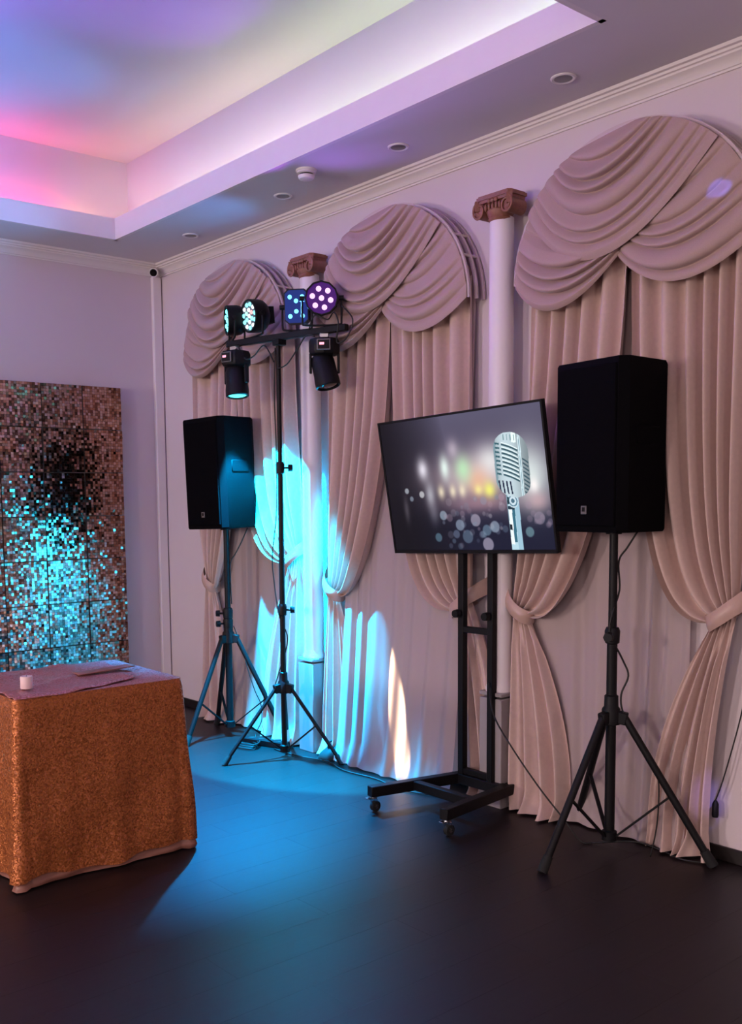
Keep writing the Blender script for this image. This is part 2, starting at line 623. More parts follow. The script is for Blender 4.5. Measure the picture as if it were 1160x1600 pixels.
# recessed downlights, smoke detector, CCTV camera
dl_names = ['second', 'third', 'fourth']
for i, (x, y, lab) in enumerate([(3.49, 2.65, 'recessed downlight on the ceiling nearest the viewer, above the right arched valance'),
                                 (3.495, 3.64, 'recessed downlight on the ceiling above the middle arched valance'),
                                 (3.51, 4.60, 'recessed downlight on the ceiling just beyond the smoke detector'),
                                 (3.53, 5.62, 'farthest recessed downlight on the ceiling, near the room corner')]):
    t = thing('downlight', lab, 'downlight', (x, y, H), 0, 'recessed ceiling downlights')
    MB().lathe([(0.040, -0.004), (0.046, -0.007), (0.052, -0.004), (0.053, 0.0)], n=28).build('trim_ring', 'white_plastic', t)
    MB().lathe([(0.0, -0.0042), (0.036, -0.0045), (0.041, -0.0030)], n=24).build('lens', 'badge', t)
t = thing('smoke_detector', 'round white smoke detector on the ceiling soffit', 'smoke detector', (3.345, 4.18, H))
MB().lathe([(0.0, -0.010), (0.052, -0.010), (0.055, -0.006), (0.055, 0.0)], n=32).build('base', 'white_plastic', t)
MB().lathe([(0.0, -0.052), (0.026, -0.052), (0.038, -0.047), (0.043, -0.036), (0.044, -0.030)], n=32).build('cap', 'white_plastic', t)
MB().lathe([(0.036, -0.031), (0.036, -0.022)], n=32).build('vent_gap', 'black_plastic', t)
MB().lathe([(0.044, -0.022), (0.050, -0.018), (0.050, -0.009)], n=32).build('collar', 'white_plastic', t)

t = thing('security_camera', 'small white security camera with a dark lens in the upper room corner', 'camera', (3.70, 6.40, 3.165))
f = Vector((-0.55, -0.80, -0.25)).normalized()
MB().cyl((0.05, 0.06, 0.03), (0.0, 0.0, 0.0), 0.014).build('mount', 'white_plastic', t)
MB().cyl(-f * 0.03, f * 0.035, 0.034, 0.032, 20).build('housing', 'white_plastic', t)
MB().cyl(f * 0.0355, f * 0.040, 0.026, 0.024, 20).build('lens', 'dark_glass', t)


# ------------------------------------------------------------------ arched valances with swags
RA, RB, ZS = 0.578, 0.552, 2.485
BAYS = [5.375, 3.92, 2.465]
WHERE = ['far left window', 'middle window', 'right window']


def q2(P0, Mid, P2, t):
    P1 = (2 * Mid[0] - (P0[0] + P2[0]) / 2, 2 * Mid[1] - (P0[1] + P2[1]) / 2)
    a, b, c = (1 - t) ** 2, 2 * t * (1 - t), t * t
    return (a * P0[0] + b * P1[0] + c * P2[0], a * P0[1] + b * P1[1] + c * P2[1])


def lerp(a, b, t):
    return a + (b - a) * t


def swag(parent, L0, L1, R0, R1, M0, M1, nf, x0, amp, seed):
    rr = random.Random(seed)
    ph = rr.uniform(0, 0.2)

    def arc(p):
        # attachments given as (a, None) sit on the arch outline
        a, b = p
        return (a, math.sqrt(max(0, 1 - a * a))) if b is None else (a, b)

    def onarc(p, q, v):
        # interpolate along the arch when both ends lie on it
        if p[1] is None and q[1] is None:
            t0, t1 = math.asin(max(-1, min(1, p[0]))), math.asin(max(-1, min(1, q[0])))
            t = lerp(t0, t1, v)
            return (math.sin(t), math.cos(t))
        p, q = arc(p), arc(q)
        return (lerp(p[0], q[0], v), lerp(p[1], q[1], v))

    def fn(u, v):
        P0, P2 = onarc(L0, L1, v), onarc(R0, R1, v)
        vv = v ** 0.92
        Mid = (lerp(M0[0], M1[0], vv), lerp(M0[1], M1[1], vv))
        a, b = q2(P0, Mid, P2, u)
        w_ = v * nf + ph + 0.22 * math.sin(2.1 * v * nf + seed) + 0.10 * math.sin(3 * u + seed)
        c = w_ % 1.0
        ka = 0.72 + 0.28 * math.sin(12.9898 * (int(w_) + 1) + seed)
        c2 = c ** 1.6
        pr = ka * math.sin(PI * c2) ** 0.6
        e = math.sin(PI * min(1, max(0, u))) ** 0.55
        fade = min(1.0, v * nf * 0.9)
        edge = 1.0 - 0.65 * max(0.0, (v - 0.93) / 0.07)
        x = x0 - amp * pr * (0.22 + 0.78 * e) * fade * edge - 0.016 * e * v
        b2 = b - 0.030 * pr * e * fade
        # stay inside the arch outline
        if b2 > 0:
            rad = math.hypot(a, b2)
            if rad > 1.0:
                a, b2 = a / rad, b2 / rad
        return (x, -a * RA, b2 * RB)
    mb = MB().grid(fn, 56, 150)
    return mb.build('swag', 'swag', parent, 180)


def arc_strip(x0, x1, r_off, th, a0=-PI / 2, a1=PI / 2, n=40):
    mb = MB()
    vs, fs = [], []
    for k in range(n + 1):
        t = lerp(a0, a1, k / n)
        for x in (x0, x1):
            for d in (0, th):
                vs.append((x, -math.sin(t) * (RA + r_off + d), math.cos(t) * (RB + r_off + d)))
    for k in range(n):
        o = 4 * k
        for i, j in ((0, 1), (1, 3), (3, 2), (2, 0)):
            fs.append((o + i, o + j, o + 4 + j, o + 4 + i))
    fs += [(0, 1, 3, 2), (4 * n, 4 * n + 2, 4 * n + 3, 4 * n + 1)]
    return mb.add(vs, fs)


for i, yc in enumerate(BAYS):
    r = thing('curtain_rail', 'arched triple curtain rail carrying the valance of the ' + WHERE[i], 'curtain rail', (W, yc, ZS), 0, 'arched curtain rails')
    for xr in (-0.125, -0.070, -0.018):
        arc_strip(xr - 0.006, xr + 0.006, -0.004, 0.016).build('track', 'rail', r)
    for sgn in (-1, 1):
        for t in (0.35, 0.95, 1.18):
            t *= sgn
            yy, zz = -math.sin(t) * (RA + 0.004), math.cos(t) * (RB + 0.004)
            MB().bar((-0.132, yy, zz), (-0.001, yy, zz), 0.014, 0.012, bev=0.002).build('bracket', 'rail', r)
    v = thing('arched_valance', 'arched taupe swag valance topping the ' + WHERE[i], 'valance', (W, yc, ZS), 0, 'arched swag valances')
    # left swag, right swag beneath, main swag on top
    swag(v, (-0.86, None), (-1.0, None), (0.08, 0.36), (-0.04, 0.06), (-0.46, 0.34), (-0.56, -0.245), 4.6, -0.134, 0.050, 11 + i)
    swag(v, (0.18, 0.46), (-0.05, 0.06), (0.60, None), (1.0, None), (0.44, 0.66), (0.45, -0.205), 6.6, -0.134, 0.056, 21 + i)
    swag(v, (-0.40, None), (-0.85, None), (0.10, None), (0.72, None), (-0.18, 0.955), (-0.16, 0.065), 6.6, -0.152, 0.060, 31 + i)


# ------------------------------------------------------------------ drapes and sheers
def drape(label, yc, side, ty, tz, b0, b1, nf=9, seed=0, inner=0.0, xbot=-0.12, group='velvet drapes'):
    nf = nf * 0.72
    """side +1 hangs towards the back wall, -1 towards the viewer; ty, tz: tie point; b0, b1: hem ends on the floor"""
    rr = random.Random(seed)
    ph = rr.uniform(0, 6)
    t = thing('velvet_drape', label, 'curtain', (W, yc, 0), 0, group)
    yo, yi = side * 0.545, side * inner

    def fold(u):
        s = math.sin(2 * PI * nf * u + ph + 1.5 * math.sin(2.3 * PI * u + ph) + 0.7 * math.sin(7.1 * u + 2 * ph))
        return math.copysign(abs(s) ** 0.75, s)

    def fold2(u):
        s = math.sin(2 * PI * nf * 0.62 * u + 1.7 * ph + 1.3 * math.sin(4.3 * u + ph)) + 0.35 * math.sin(2 * PI * nf * 1.3 * u + ph)
        return max(-1.2, min(1.2, s))

    def tie(u):
        return (ty - yc - side * (u - 0.5) * 0.10, tz + (0.5 - u) * 0.06)

    def fn(u, v):
        y0 = lerp(yo, yi, u)
        a = min(0.985, abs(y0) / RA)
        z0 = ZS + min(0.26, 0.72 * RB * math.sqrt(1 - a * a) - 0.02)
        T = tie(u)
        f = fold(u)
        if v < 0.6:
            s = v / 0.6
            y1, z1 = y0, z0 - (0.55 + 0.1 * u) * (z0 - tz)
            y2 = lerp(y0, T[0], 0.35 + 0.15 * (1 - u))
            z2 = tz + 0.42 * (1 - u) ** 1.2 - 0.10 * u
            k = (1 - s)
            yy = k ** 3 * y0 + 3 * k * k * s * y1 + 3 * k * s * s * y2 + s ** 3 * T[0]
            zz = k ** 3 * z0 + 3 * k * k * s * z1 + 3 * k * s * s * z2 + s ** 3 * T[1]
            amp = lerp(0.034, 0.050, math.sin(PI * min(1, s * 1.15) ** 1.5) if s < 0.87 else 0.2) * (1 - 0.55 * s ** 6)
            bulge = 0.045 * math.sin(PI * s ** 2) * u
            xx = -0.072 - 0.022 * s - bulge - amp * f
        else:
            s = (v - 0.6) / 0.4
            B = lerp(b0, b1, u) - yc
            e = (1 - (1 - s) ** 1.9) + 0.04 * math.sin(5 * s + 6 * u)* s
            yy = lerp(T[0], B, e)
            zz = lerp(T[1], 0.012, s)
            amp = lerp(0.014, 0.036, min(1, s * 1.4))
            xx = lerp(-0.094, xbot, s) - amp * lerp(f, fold2(u), min(1, s * 5))
            if s > 0.90:
                xx -= 0.05 * ((s - 0.90) / 0.10) ** 2 * (0.6 + 0.4 * math.sin(7 * u + ph))
                yy += 0.02 * math.sin(11 * u + ph) * (s - 0.9) / 0.1
        return (min(xx, -0.022), yy, zz)
    MB().grid(fn, 150, 90).build('cloth', 'velvet', t, 180)
    # tieback band wrapped round the gather and hooked to the wall behind
    P = [(-0.004, ty - yc + side * 0.13, tz + 0.12), (-0.075, ty - yc + side * 0.095, tz + 0.085), (-0.128, ty - yc + side * 0.055, tz + 0.045), (-0.146, ty - yc, tz),
         (-0.132, ty - yc - side * 0.050, tz - 0.03), (-0.09, ty - yc - side * 0.072, tz - 0.035), (-0.040, ty - yc - side * 0.05, tz - 0.01), (-0.015, ty - yc + side * 0.02, tz + 0.05)]
    Q = [Vector(p) for p in P]

    def band(u, v):
        k = u * (len(Q) - 1)
        i0 = min(int(k), len(Q) - 2)
        tt = k - i0
        p0, p1, p2, p3 = Q[max(i0 - 1, 0)], Q[i0], Q[i0 + 1], Q[min(i0 + 2, len(Q) - 1)]
        c = 0.5 * ((2 * p1) + (p2 - p0) * tt + (2 * p0 - 5 * p1 + 4 * p2 - p3) * tt ** 2 + (3 * p1 - p0 - 3 * p2 + p3) * tt ** 3)
        h = (v - 0.5) * (0.085 - 0.02 * math.sin(PI * u))
        return (min(c.x - 0.010 * math.cos(PI * (v - 0.5)), -0.003), c.y - side * 0.25 * h, c.z + h)
    MB().grid(band, 40, 8).build('tieback', 'satin', t, 180)
    return t


def sheer(label, yc, y0, y1, xbot, seed, x0=-0.030):
    rr = random.Random(seed)
    ph = rr.uniform(0, 6)

    def fn(u, v):
        yy = lerp(y0, y1, u) - yc
        a = min(0.98, abs(yy) / RA)
        z0 = ZS + min(0.30, 0.75 * RB * math.sqrt(1 - a * a)) - 0.01
        zz = lerp(z0, 0.010, v)
        n = 7
        w = 2 * PI * n * u + ph + 2.2 * math.sin(5 * u + ph) + 0.9 * math.sin(11 * u + 2 * ph) + 0.6 * math.sin(2.5 * v + 4 * u)
        s = math.sin(w) + 0.25 * math.sin(2.1 * w + 1.3)
        amp = lerp(0.006, 0.013, v) * (0.65 + 0.35 * math.sin(17 * u + ph))
        xx = lerp(x0, xbot, v ** 2.0) - amp * s
        if v > 0.94:
            xx -= 0.02 * ((v - 0.94) / 0.06) ** 2
        return (min(xx, -0.006), yy + 0.015 * math.sin(3 * v + 6 * u), zz)
    t = thing('sheer_curtain', label, 'curtain', (W, yc, 0), 0, 'ivory sheer curtains')
    MB().grid(fn, 200, 40).build('cloth', 'sheer', t, 180)
    return t


y1, y2, y3 = BAYS
drape('taupe drape of the far left window, tied back beside the room corner behind a speaker', y1, 1, 5.74, 0.96, 5.80, 5.48, 7, 1)
drape('taupe drape of the far left window, tied back and lit cyan behind the light stand', y1, -1, 4.78, 1.16, 4.66, 5.10, 9, 2)
drape('taupe drape of the middle window, tied back right of the lit cyan column', y2, 1, 4.42, 0.99, 4.52, 4.24, 8, 3)
drape('taupe drape of the middle window, swept back behind the television stand', y2, -1, 3.40, 0.97, 3.10, 3.36, 8, 4, xbot=-0.10)
drape('taupe drape of the right window, tied back between television and right speaker', y3, 1, 3.03, 0.98, 3.08, 2.72, 8, 5)
drape('taupe drape of the right window, tied back at the right edge of the photo', y3, -1, 2.00, 1.03, 2.06, 2.33, 9, 6, xbot=-0.075)
sheer('ivory sheer curtain of the far left window', y1, 5.80, 4.86, -0.07, 1)
sheer('ivory sheer curtain of the middle window with a bright warm light patch', y2, 4.30, 3.38, -0.20, 2)
sheer('ivory sheer curtain of the right window behind the right speaker stand', y3, 3.02, 2.16, -0.07, 3)


# ------------------------------------------------------------------ columns
def column(yc, label):
    t = thing('column', label, 'column', (W - 0.105, yc, 0), 0, 'white wall columns')
    MB().box((0, 0, 0.27), (0.14, 0.14, 0.54), 0.004).box((0, 0, 0.56), (0.142, 0.142, 0.02), 0.004).build('pedestal', 'pedestal', t)
    MB().lathe([(0.068, 0.57), (0.070, 0.585), (0.063, 0.60), (0.061, 0.62), (0.060, 1.6), (0.057, 2.815)], n=32).build('shaft', 'column', t)
    # Ionic capital: moulded neck, volutes, carved middle, chamfered abacus (modelled large, then set to size)
    K = 0.70

    def fit(mb):
        mb.v = [(x * K - 0.01, y * K, 2.80 + (z - 2.80) * 0.82) for x, y, z in mb.v]
        return mb
    c = link('capital', fit(MB().lathe([(0.074, 2.80), (0.082, 2.812), (0.078, 2.822), (0.088, 2.838), (0.094, 2.855), (0.086, 2.865)], n=28)).mesh('capital', 'bronze'), t)
    ab = [(-0.088, -0.135), (-0.062, -0.155), (0.085, -0.155), (0.085, 0.155), (-0.062, 0.155), (-0.088, 0.135)]
    ab2 = [(x * 0.93, y * 0.93) for x, y in ab]
    fit(MB().prism(ab2, 2.905, 2.922).prism(ab, 2.922, 2.940).prism(ab2, 2.940, 2.948)).build('abacus', 'bronze', c, 30)
    fit(MB().box((0, 0, 2.880), (0.135, 0.22, 0.055), 0.012)).build('cushion', 'bronze', c)
    for sgn in (-1, 1):
        pts = []
        for k in range(34):
            a = k * 0.36
            rr = 0.050 * (1 - k / 36) + 0.004
            pts.append((-0.083 + 0.0008 * k - 0.012 * math.sin(k / 34 * PI), sgn * (0.118 - 0.0) + sgn * rr * math.sin(a), 2.868 + rr * math.cos(a)))
        fit(MB().tube(pts, 0.0075, 8, 2)).build('volute', 'bronze', c, 60)
        fit(MB().cyl((-0.074, sgn * 0.118, 2.868), (0.075, sgn * 0.118, 2.868), 0.044, 0.044, 24)).build('scroll', 'bronze', c)
        # diagonal leaf under the abacus corner
        fit(MB().prism([(-0.10, sgn * 0.135), (-0.075, sgn * 0.165), (-0.05, sgn * 0.14), (-0.07, sgn * 0.11)], 2.868, 2.925)).build('corner_leaf', 'bronze', c, 30)
    for k in range(5):
        yy = -0.06 + 0.03 * k
        fit(MB().ball((-0.078, yy, 2.876), 0.013, 10, (1, 0.8, 1.7))).build('carved_egg', 'bronze', c, 60)
    for k in range(3):
        fit(MB().ball((-0.084, -0.03 + 0.03 * k, 2.908), 0.014, 10, (0.8, 1.3, 0.9))).build('carved_leaf', 'bronze', c, 60)
    return t


column(3.150, 'white column with bronze scroll capital between the middle and right windows')
column(4.600, 'white column with bronze scroll capital between the left and middle windows, behind the stage lights')


# ------------------------------------------------------------------ tripod stands, speakers
def tripod(name, label, cat, cx, cy, angs, rad, hub, pole_top, clamps, lower_r, upper_r, split, zbot, brace=0.5, group=None, leg_r=0.014, bar=None):
    t = thing(name, label, cat, (cx, cy, 0), 0, group)
    MB().cyl((0, 0, zbot), (0, 0, split), lower_r, n=20).build('lower_pole', 'black_metal', t)
    MB().cyl((0, 0, split - 0.05), (0, 0, pole_top), upper_r, n=20).build('upper_pole', 'black_metal', t)
    h = MB().lathe([(lower_r + 0.002, hub - 0.05), (lower_r + 0.016, hub - 0.045), (lower_r + 0.016, hub + 0.02), (lower_r + 0.008, hub + 0.03), (lower_r + 0.007, hub + 0.075), (lower_r + 0.001, hub + 0.08)], n=20)
    for a in angs:
        ca, sa = math.cos(math.radians(a)), math.sin(math.radians(a))
        h.bar((ca * lower_r, sa * lower_r, hub - 0.012), (ca * (lower_r + 0.045), sa * (lower_r + 0.045), hub - 0.02), 0.034, 0.052, bev=0.004)
    h.build('hub', 'black_plastic', t)
    MB().lathe([(lower_r + 0.001, zbot), (lower_r + 0.010, zbot + 0.002), (lower_r + 0.010, zbot + 0.04), (lower_r + 0.001, zbot + 0.045)], n=18).build('foot_collar', 'black_plastic', t)
    for z, ka in clamps:
        cl = MB().lathe([(lower_r + 0.001, z - 0.035), (lower_r + 0.008, z - 0.03), (lower_r + 0.010, z + 0.02), (lower_r + 0.004, z + 0.035)], n=20).build('clamp_collar', 'black_plastic', t)
        c, s = math.cos(math.radians(ka)), math.sin(math.radians(ka))
        mb = MB().cyl((c * lower_r, s * lower_r, z), (c * (lower_r + 0.03), s * (lower_r + 0.03), z), 0.006, n=10)
        mb.cyl((c * (lower_r + 0.03), s * (lower_r + 0.03), z), (c * (lower_r + 0.055), s * (lower_r + 0.055), z), 0.021, 0.019, 8)
        mb.build('knob', 'black_plastic', cl)
    for a in angs:
        c, s = math.cos(math.radians(a)), math.sin(math.radians(a))
        r0, z0 = lower_r + 0.035, hub - 0.015
        r1, z1 = rad - 0.01, 0.022
        leg = MB().cyl((c * r0, s * r0, z0), (c * r1, s * r1, z1), leg_r, n=14).build('leg', 'black_metal', t)
        k = 0.93
        MB().cyl((c * lerp(r0, r1, k), s * lerp(r0, r1, k), lerp(z0, z1, k)), (c * (r1 + 0.012), s * (r1 + 0.012), 0.004), leg_r + 0.004, leg_r + 0.007, 14).build('rubber_foot', 'rubber', leg)
        rb, zb = lerp(r0, r1, brace), lerp(z0, z1, brace)
        MB().bar((c * (lower_r + 0.008), s * (lower_r + 0.008), zbot + 0.022), (c * rb, s * rb, zb), 0.016, 0.008).build('brace', 'black_metal', t)
    return t


def speaker(label, x, y, z, fx, fy, tilt=0.0):
    t = thing('loudspeaker', label, 'loudspeaker', (x, y, z), math.atan2(fy, fx), 'stage loudspeakers')
    if tilt:
        t.rotation_euler = (Matrix.Rotation(tilt, 4, Vector((0.6, 0.78, 0))) @ Matrix.Rotation(math.atan2(fy, fx), 4, 'Z')).to_euler()
    h = 0.685
    poly = [(0.165, -0.165), (0.165, 0.165), (0.130, 0.192), (-0.125, 0.150), (-0.170, 0.115), (-0.170, -0.115), (-0.125, -0.150), (0.130, -0.192)]
    ins = [(px * 0.975, py * 0.975) for px, py in poly]
    n = len(poly)
    vs, fs = [], []
    for pl, zz in ((ins, 0.0), (poly, 0.010), (poly, h - 0.010), (ins, h)):
        vs += [(a, b, zz) for a, b in pl]
    for j in range(3):
        for k in range(n):
            a, b = j * n + k, j * n + (k + 1) % n
            fs.append((a, b, b + n, a + n))
    fs += [tuple(range(n - 1, -1, -1)), tuple(range(3 * n, 4 * n))]
    MB().add(vs, fs).build('cabinet', 'cabinet', t, 25)
    g = MB().box((0.168, 0, h / 2), (0.010, 0.318, h - 0.05), 0.004).build('grille', 'grille', t, 30)
    b = MB().box((0.1745, 0.0, 0.090), (0.004, 0.030, 0.034), 0.001).build('badge', 'badge', t, 30)
    MB().box((0.1768, 0.0, 0.092), (0.001, 0.016, 0.018)).build('badge_mark', 'black_plastic', b, 30)
    for s in (-1, 1):
        # side handle
        a0, a1 = Vector((0.08, s * 0.182, 0)), Vector((-0.08, s * 0.156, 0))
        d = (a1 - a0).normalized()
        MB().bar(a0 + Vector((0, 0, h * 0.56)), a1 + Vector((0, 0, h * 0.56)), 0.012, 0.075, bev=0.005).build('side_handle', 'cabinet', t)
    MB().cyl((0, 0, -0.012), (0, 0, 0.02), 0.032, n=20).build('pole_socket', 'black_plastic', t)
    MB().box((-0.172, 0, 0.30), (0.006, 0.17, 0.36), 0.002).build('rear_panel', 'black_plastic', t, 30)
    return t


RSX, RSY = 3.53, 2.40
LSX, LSY = 3.50, 5.235
tripod('speaker_stand', 'black tripod stand holding up the right loudspeaker', 'speaker stand', RSX, RSY, (176, -67, 55), 0.415, 0.60, 1.40, [(0.93, 200)], 0.0215, 0.0175, 0.93, 0.05, 0.55, 'tripod speaker stands', 0.0155)
tripod('speaker_stand', 'black tripod stand holding up the far left loudspeaker', 'speaker stand', LSX, LSY, (-172, -50, 70), 0.37, 0.655, 1.37, [(0.80, 140), (1.0 - 0.21 + 0.10, 170)][:1] + [(0.735, 160)], 0.022, 0.0185, 0.80, 0.06, 0.62, 'tripod speaker stands', 0.0155)
speaker('large black loudspeaker on the tripod right of the television', RSX, RSY, 1.366, -0.988, 0.153)
speaker('black loudspeaker on the far tripod near the room corner, its side lit blue', LSX - 0.005, LSY, 1.345, -0.995, -0.108, -0.03)

# ------------------------------------------------------------------ light stand with its lamps
GX, GY = 3.448, 4.585
st = tripod('light_stand', 'tall black tripod stand with a crossbar carrying the stage lights', 'light stand', GX, GY, (169, -69, 50), 0.385, 0.43, 2.45, [(0.876, -40), (1.70, -30)], 0.0165, 0.0135, 1.70, 0.03, 0.52, None, 0.011)
BZ = 2.439


def bpos(s_):
    """point on the crossbar, s_ metres from the pole towards the far end"""
    return (GX - 0.22 * s_, GY - 0.010 + 0.975 * s_)


b0_, b1_ = bpos(0.40), bpos(-0.48)
MB().bar((b0_[0] - GX, b0_[1] - GY, BZ), (b1_[0] - GX, b1_[1] - GY, BZ), 0.036, 0.036, bev=0.003).build('crossbar', 'black_metal', st)
MB().bar((-0.03, -0.01, BZ - 0.03), (0.03, -0.01, BZ - 0.03), 0.06, 0.035, bev=0.004).build('bar_bracket', 'black_plastic', st)


def par(label, sb, z, fx, fy, fz, kind, dia=0.18):
    """flat LED stage lamp; local +X is the beam"""
    bz = BZ + 0.018
    X_, Y_ = bpos(sb)
    if kind == 'violet':      # clamped to the room side of the bar
        X_, Y_ = X_ - 0.030, Y_ - 0.012
    t = thing('stage_lamp', label, 'stage light', (X_, Y_, bz), math.atan2(fy, fx), 'LED stage lamps on the crossbar')
    hz_ = z - bz
    ti = math.asin(fz)
    mx = Matrix.Translation((0.0, 0, hz_)) @ Matrix.Rotation(-ti, 4, 'Y') @ Matrix.Rotation(PI / 2, 4, 'Y')
    R = dia / 2
    hb = MB()
    sq = kind == 'blue'
    if not sq:
        hb.lathe([(R * 0.55, -0.085), (R * 0.80, -0.070), (R * 0.95, -0.050), (R, -0.030), (R, 0.030), (R * 0.97, 0.034), (R * 0.90, 0.034), (R * 0.90, 0.022), (0.001, 0.022)], mx, 12 if kind == 'violet' else 28)
    else:
        pl = [(-0.095, -0.045), (-0.075, -0.068), (0.075, -0.068), (0.095, -0.045), (0.095, 0.045), (0.075, 0.068), (-0.075, 0.068), (-0.095, 0.045)]
        hb.prism(pl, -0.05, 0.024, mx)
    body = hb.build('housing', 'black_plastic', t, 30)
    hb2 = MB()
    for k in range(6):
        hb2.add(*boxvf((0, (k - 2.5) * R * 0.22, -0.085), (R * 1.0, 0.006, 0.05)), mx=mx)
    hb2.build('cooling_fins', 'black_metal', body, 30)
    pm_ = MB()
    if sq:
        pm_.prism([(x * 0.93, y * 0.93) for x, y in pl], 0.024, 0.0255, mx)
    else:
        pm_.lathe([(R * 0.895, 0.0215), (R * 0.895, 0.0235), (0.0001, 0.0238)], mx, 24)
    pm_.build('led_glow_plate', 'glow_' + kind, body, 30)  # self-lit plate stands for LED light falling on the housing front
    # leds
    spots = []
    if kind == 'violet':
        spots = [((0, 0), 'led_violet')] + [((R * 0.55 * math.cos(k * PI / 3 + 0.3), R * 0.55 * math.sin(k * PI / 3 + 0.3)), 'led_violet') for k in range(6)]
        lr = 0.0150
    elif kind == 'blue':
        spots = [((-0.052, yy), 'led_blue') for yy in (-0.035, 0.035)] + [((-0.030, 0), 'led_blue')] + [((0.052, yy), 'led_blue') for yy in (-0.035, 0.035)] + [((0.026, 0), 'led_blue')]
        lr = 0.0125
    elif kind == 'mixed':
        cs = ['led_white', 'led_cyan', 'led_red', 'led_white', 'led_green', 'led_cyan']
        spots = [((0, 0), 'led_white')] + [((R * 0.36 * math.cos(k * PI / 3), R * 0.36 * math.sin(k * PI / 3)), cs[k % 6]) for k in range(6)] + \
                [((R * 0.70 * math.cos(k * PI / 5.5), R * 0.70 * math.sin(k * PI / 5.5)), cs[(k * 2 + 1) % 6]) for k in range(11)]
        lr = 0.0125
    else:
        spots = [((0, 0), 'led_cyan')] + [((R * 0.58 * math.cos(k * PI / 3), R * 0.58 * math.sin(k * PI / 3)), 'led_cyan') for k in range(6)]
        lr = 0.0150
    zz = 0.024 if not sq else 0.0245
    for (a, b), mm in spots:
        mb = MB()
        mb.lathe([(lr, 0.0), (lr * 0.92, 0.005), (lr * 0.6, 0.009), (0.0001, 0.0105)], mx @ Matrix.Translation((a, b, zz)), 12)
        mb.build('led', mm, body, 60)
    # yoke standing on the bar
    yw = R + 0.014 if not sq else 0.084
    MB().tube([(0, -yw, hz_), (0, -yw, 0.03), (0, -yw + 0.02, 0.006), (0, yw - 0.02, 0.006), (0, yw, 0.03), (0, yw, hz_)], 0.006, 8, 3).build('yoke', 'black_metal', t, 60)
    for s in (-1, 1):
        MB().cyl((0, s * (yw - 0.012), hz_), (0, s * (yw + 0.014), hz_), 0.014, n=10).build('yoke_knob', 'black_plastic', t)
    return t


def boxvf(c, size):
    m_ = MB().box(c, size)
    return m_.v, m_.f


par('leftmost stage lamp on the crossbar, cyan LEDs turned away to the left', 0.365, 2.575, -0.90, 0.42, -0.05, 'cyan', 0.175)
par('stage lamp with a ring of multicoloured LEDs, second from left on the crossbar', 0.195, 2.58, -0.985, 0.12, -0.08, 'mixed', 0.19)
par('angular stage lamp with six blue LEDs, behind the violet one', -0.135, 2.59, -0.72, -0.62, -0.10, 'blue', 0.18)
par('round stage lamp glowing violet with seven LEDs, rightmost on the crossbar', -0.33, 2.605, -0.66, -0.74, -0.13, 'violet', 0.185)


def moving_head(label, sb, tilt_vec, lit, yaw):
    """moving-head lamp hung upside down below the bar"""
    z0 = BZ - 0.018
    X_, Y_ = bpos(sb)
    t = thing('moving_head_lamp', label, 'stage light', (X_, Y_, z0), yaw, 'moving-head lamps under the crossbar')
    MB().bar((-0.03, 0, -0.012), (0.03, 0, -0.012), 0.05, 0.024, bev=0.003).build('clamp', 'chrome', t)
    ba = MB()
    ba.lathe([(0.060, -0.120), (0.082, -0.112), (0.088, -0.10), (0.088, -0.045), (0.080, -0.030), (0.04, -0.026)], n=10)
    base = ba.build('base', 'black_plastic', t, 30)
    MB().box((0.089, 0, -0.070), (0.010, 0.075, 0.060), 0.003).build('control_panel', 'badge', base, 30)
    MB().box((0.0945, 0.0, -0.070), (0.002, 0.062, 0.048)).build('panel_face', 'black_plastic', base, 30)
    MB().box((0.0962, -0.010, -0.066), (0.001, 0.026, 0.012)).build('display', 'display', base, 30)
    for s in (-1, 1):
        MB().bar((0, s * 0.077, -0.105), (0, s * 0.077, -0.215), 0.034, 0.014, up=(0, 1, 0), bev=0.004).build('yoke_arm', 'black_plastic', t)
    ax = Vector(tilt_vec).normalized()
    q = ax.to_track_quat('Z', 'Y').to_matrix().to_4x4()
    mx = Matrix.Translation((0, 0, -0.195)) @ q
    hd = MB().lathe([(0.030, -0.085), (0.055, -0.078), (0.064, -0.05), (0.066, 0.03), (0.069, 0.06), (0.069, 0.095), (0.062, 0.100), (0.058, 0.094), (0.058, 0.088)], mx, 28).build('head', 'black_plastic', t, 35)
    MB().lathe([(0.0572, 0.0875), (0.05, 0.0925), (0.03, 0.0965), (0.0001, 0.098)], mx, 28).build('lens', 'lens_cyan' if lit else 'dark_glass', hd, 60)
    return t, mx


S1, S2 = 0.335, -0.325
a1 = math.radians(195)
a2 = math.radians(228)


def to_local(v, a):
    return Matrix.Rotation(-a, 3, 'Z') @ Vector(v)


d1 = Vector((-0.06, -0.14, -1.0)).normalized()
d2 = Vector((0.045, -0.28, -1.0)).normalized()
moving_head('moving-head lamp with a glowing cyan lens under the left end of the crossbar', S1, to_local(d1, a1), True, a1)
moving_head('moving-head lamp with a small red display under the right end of the crossbar', S2, to_local(d2, a2), False, a2)
p1 = Vector((*bpos(S1), BZ - 0.018 - 0.195)) + d1 * 0.105
# the lamp throws a hard wash down the curtains and a wide soft pool on the floor
spot('cyan_curtain_beam', p1, p1 + Vector((0.30, -0.08, -1.0)), 2600, (0.0, 0.52, 1.0), 63, 0.14, 0.02)
spot('cyan_floor_beam', p1, p1 + Vector((-0.24, -0.20, -1.0)), 2700, (0.0, 0.34, 1.0), 70, 0.9, 0.03)
p2 = Vector((*bpos(S2), BZ - 0.018 - 0.195)) + d2 * 0.105
spot('warm_moving_head_beam', p2, (3.635, 3.80, 0.30), 4500, (1.0, 0.74, 0.46), 4.0, 0.3, 0.01)
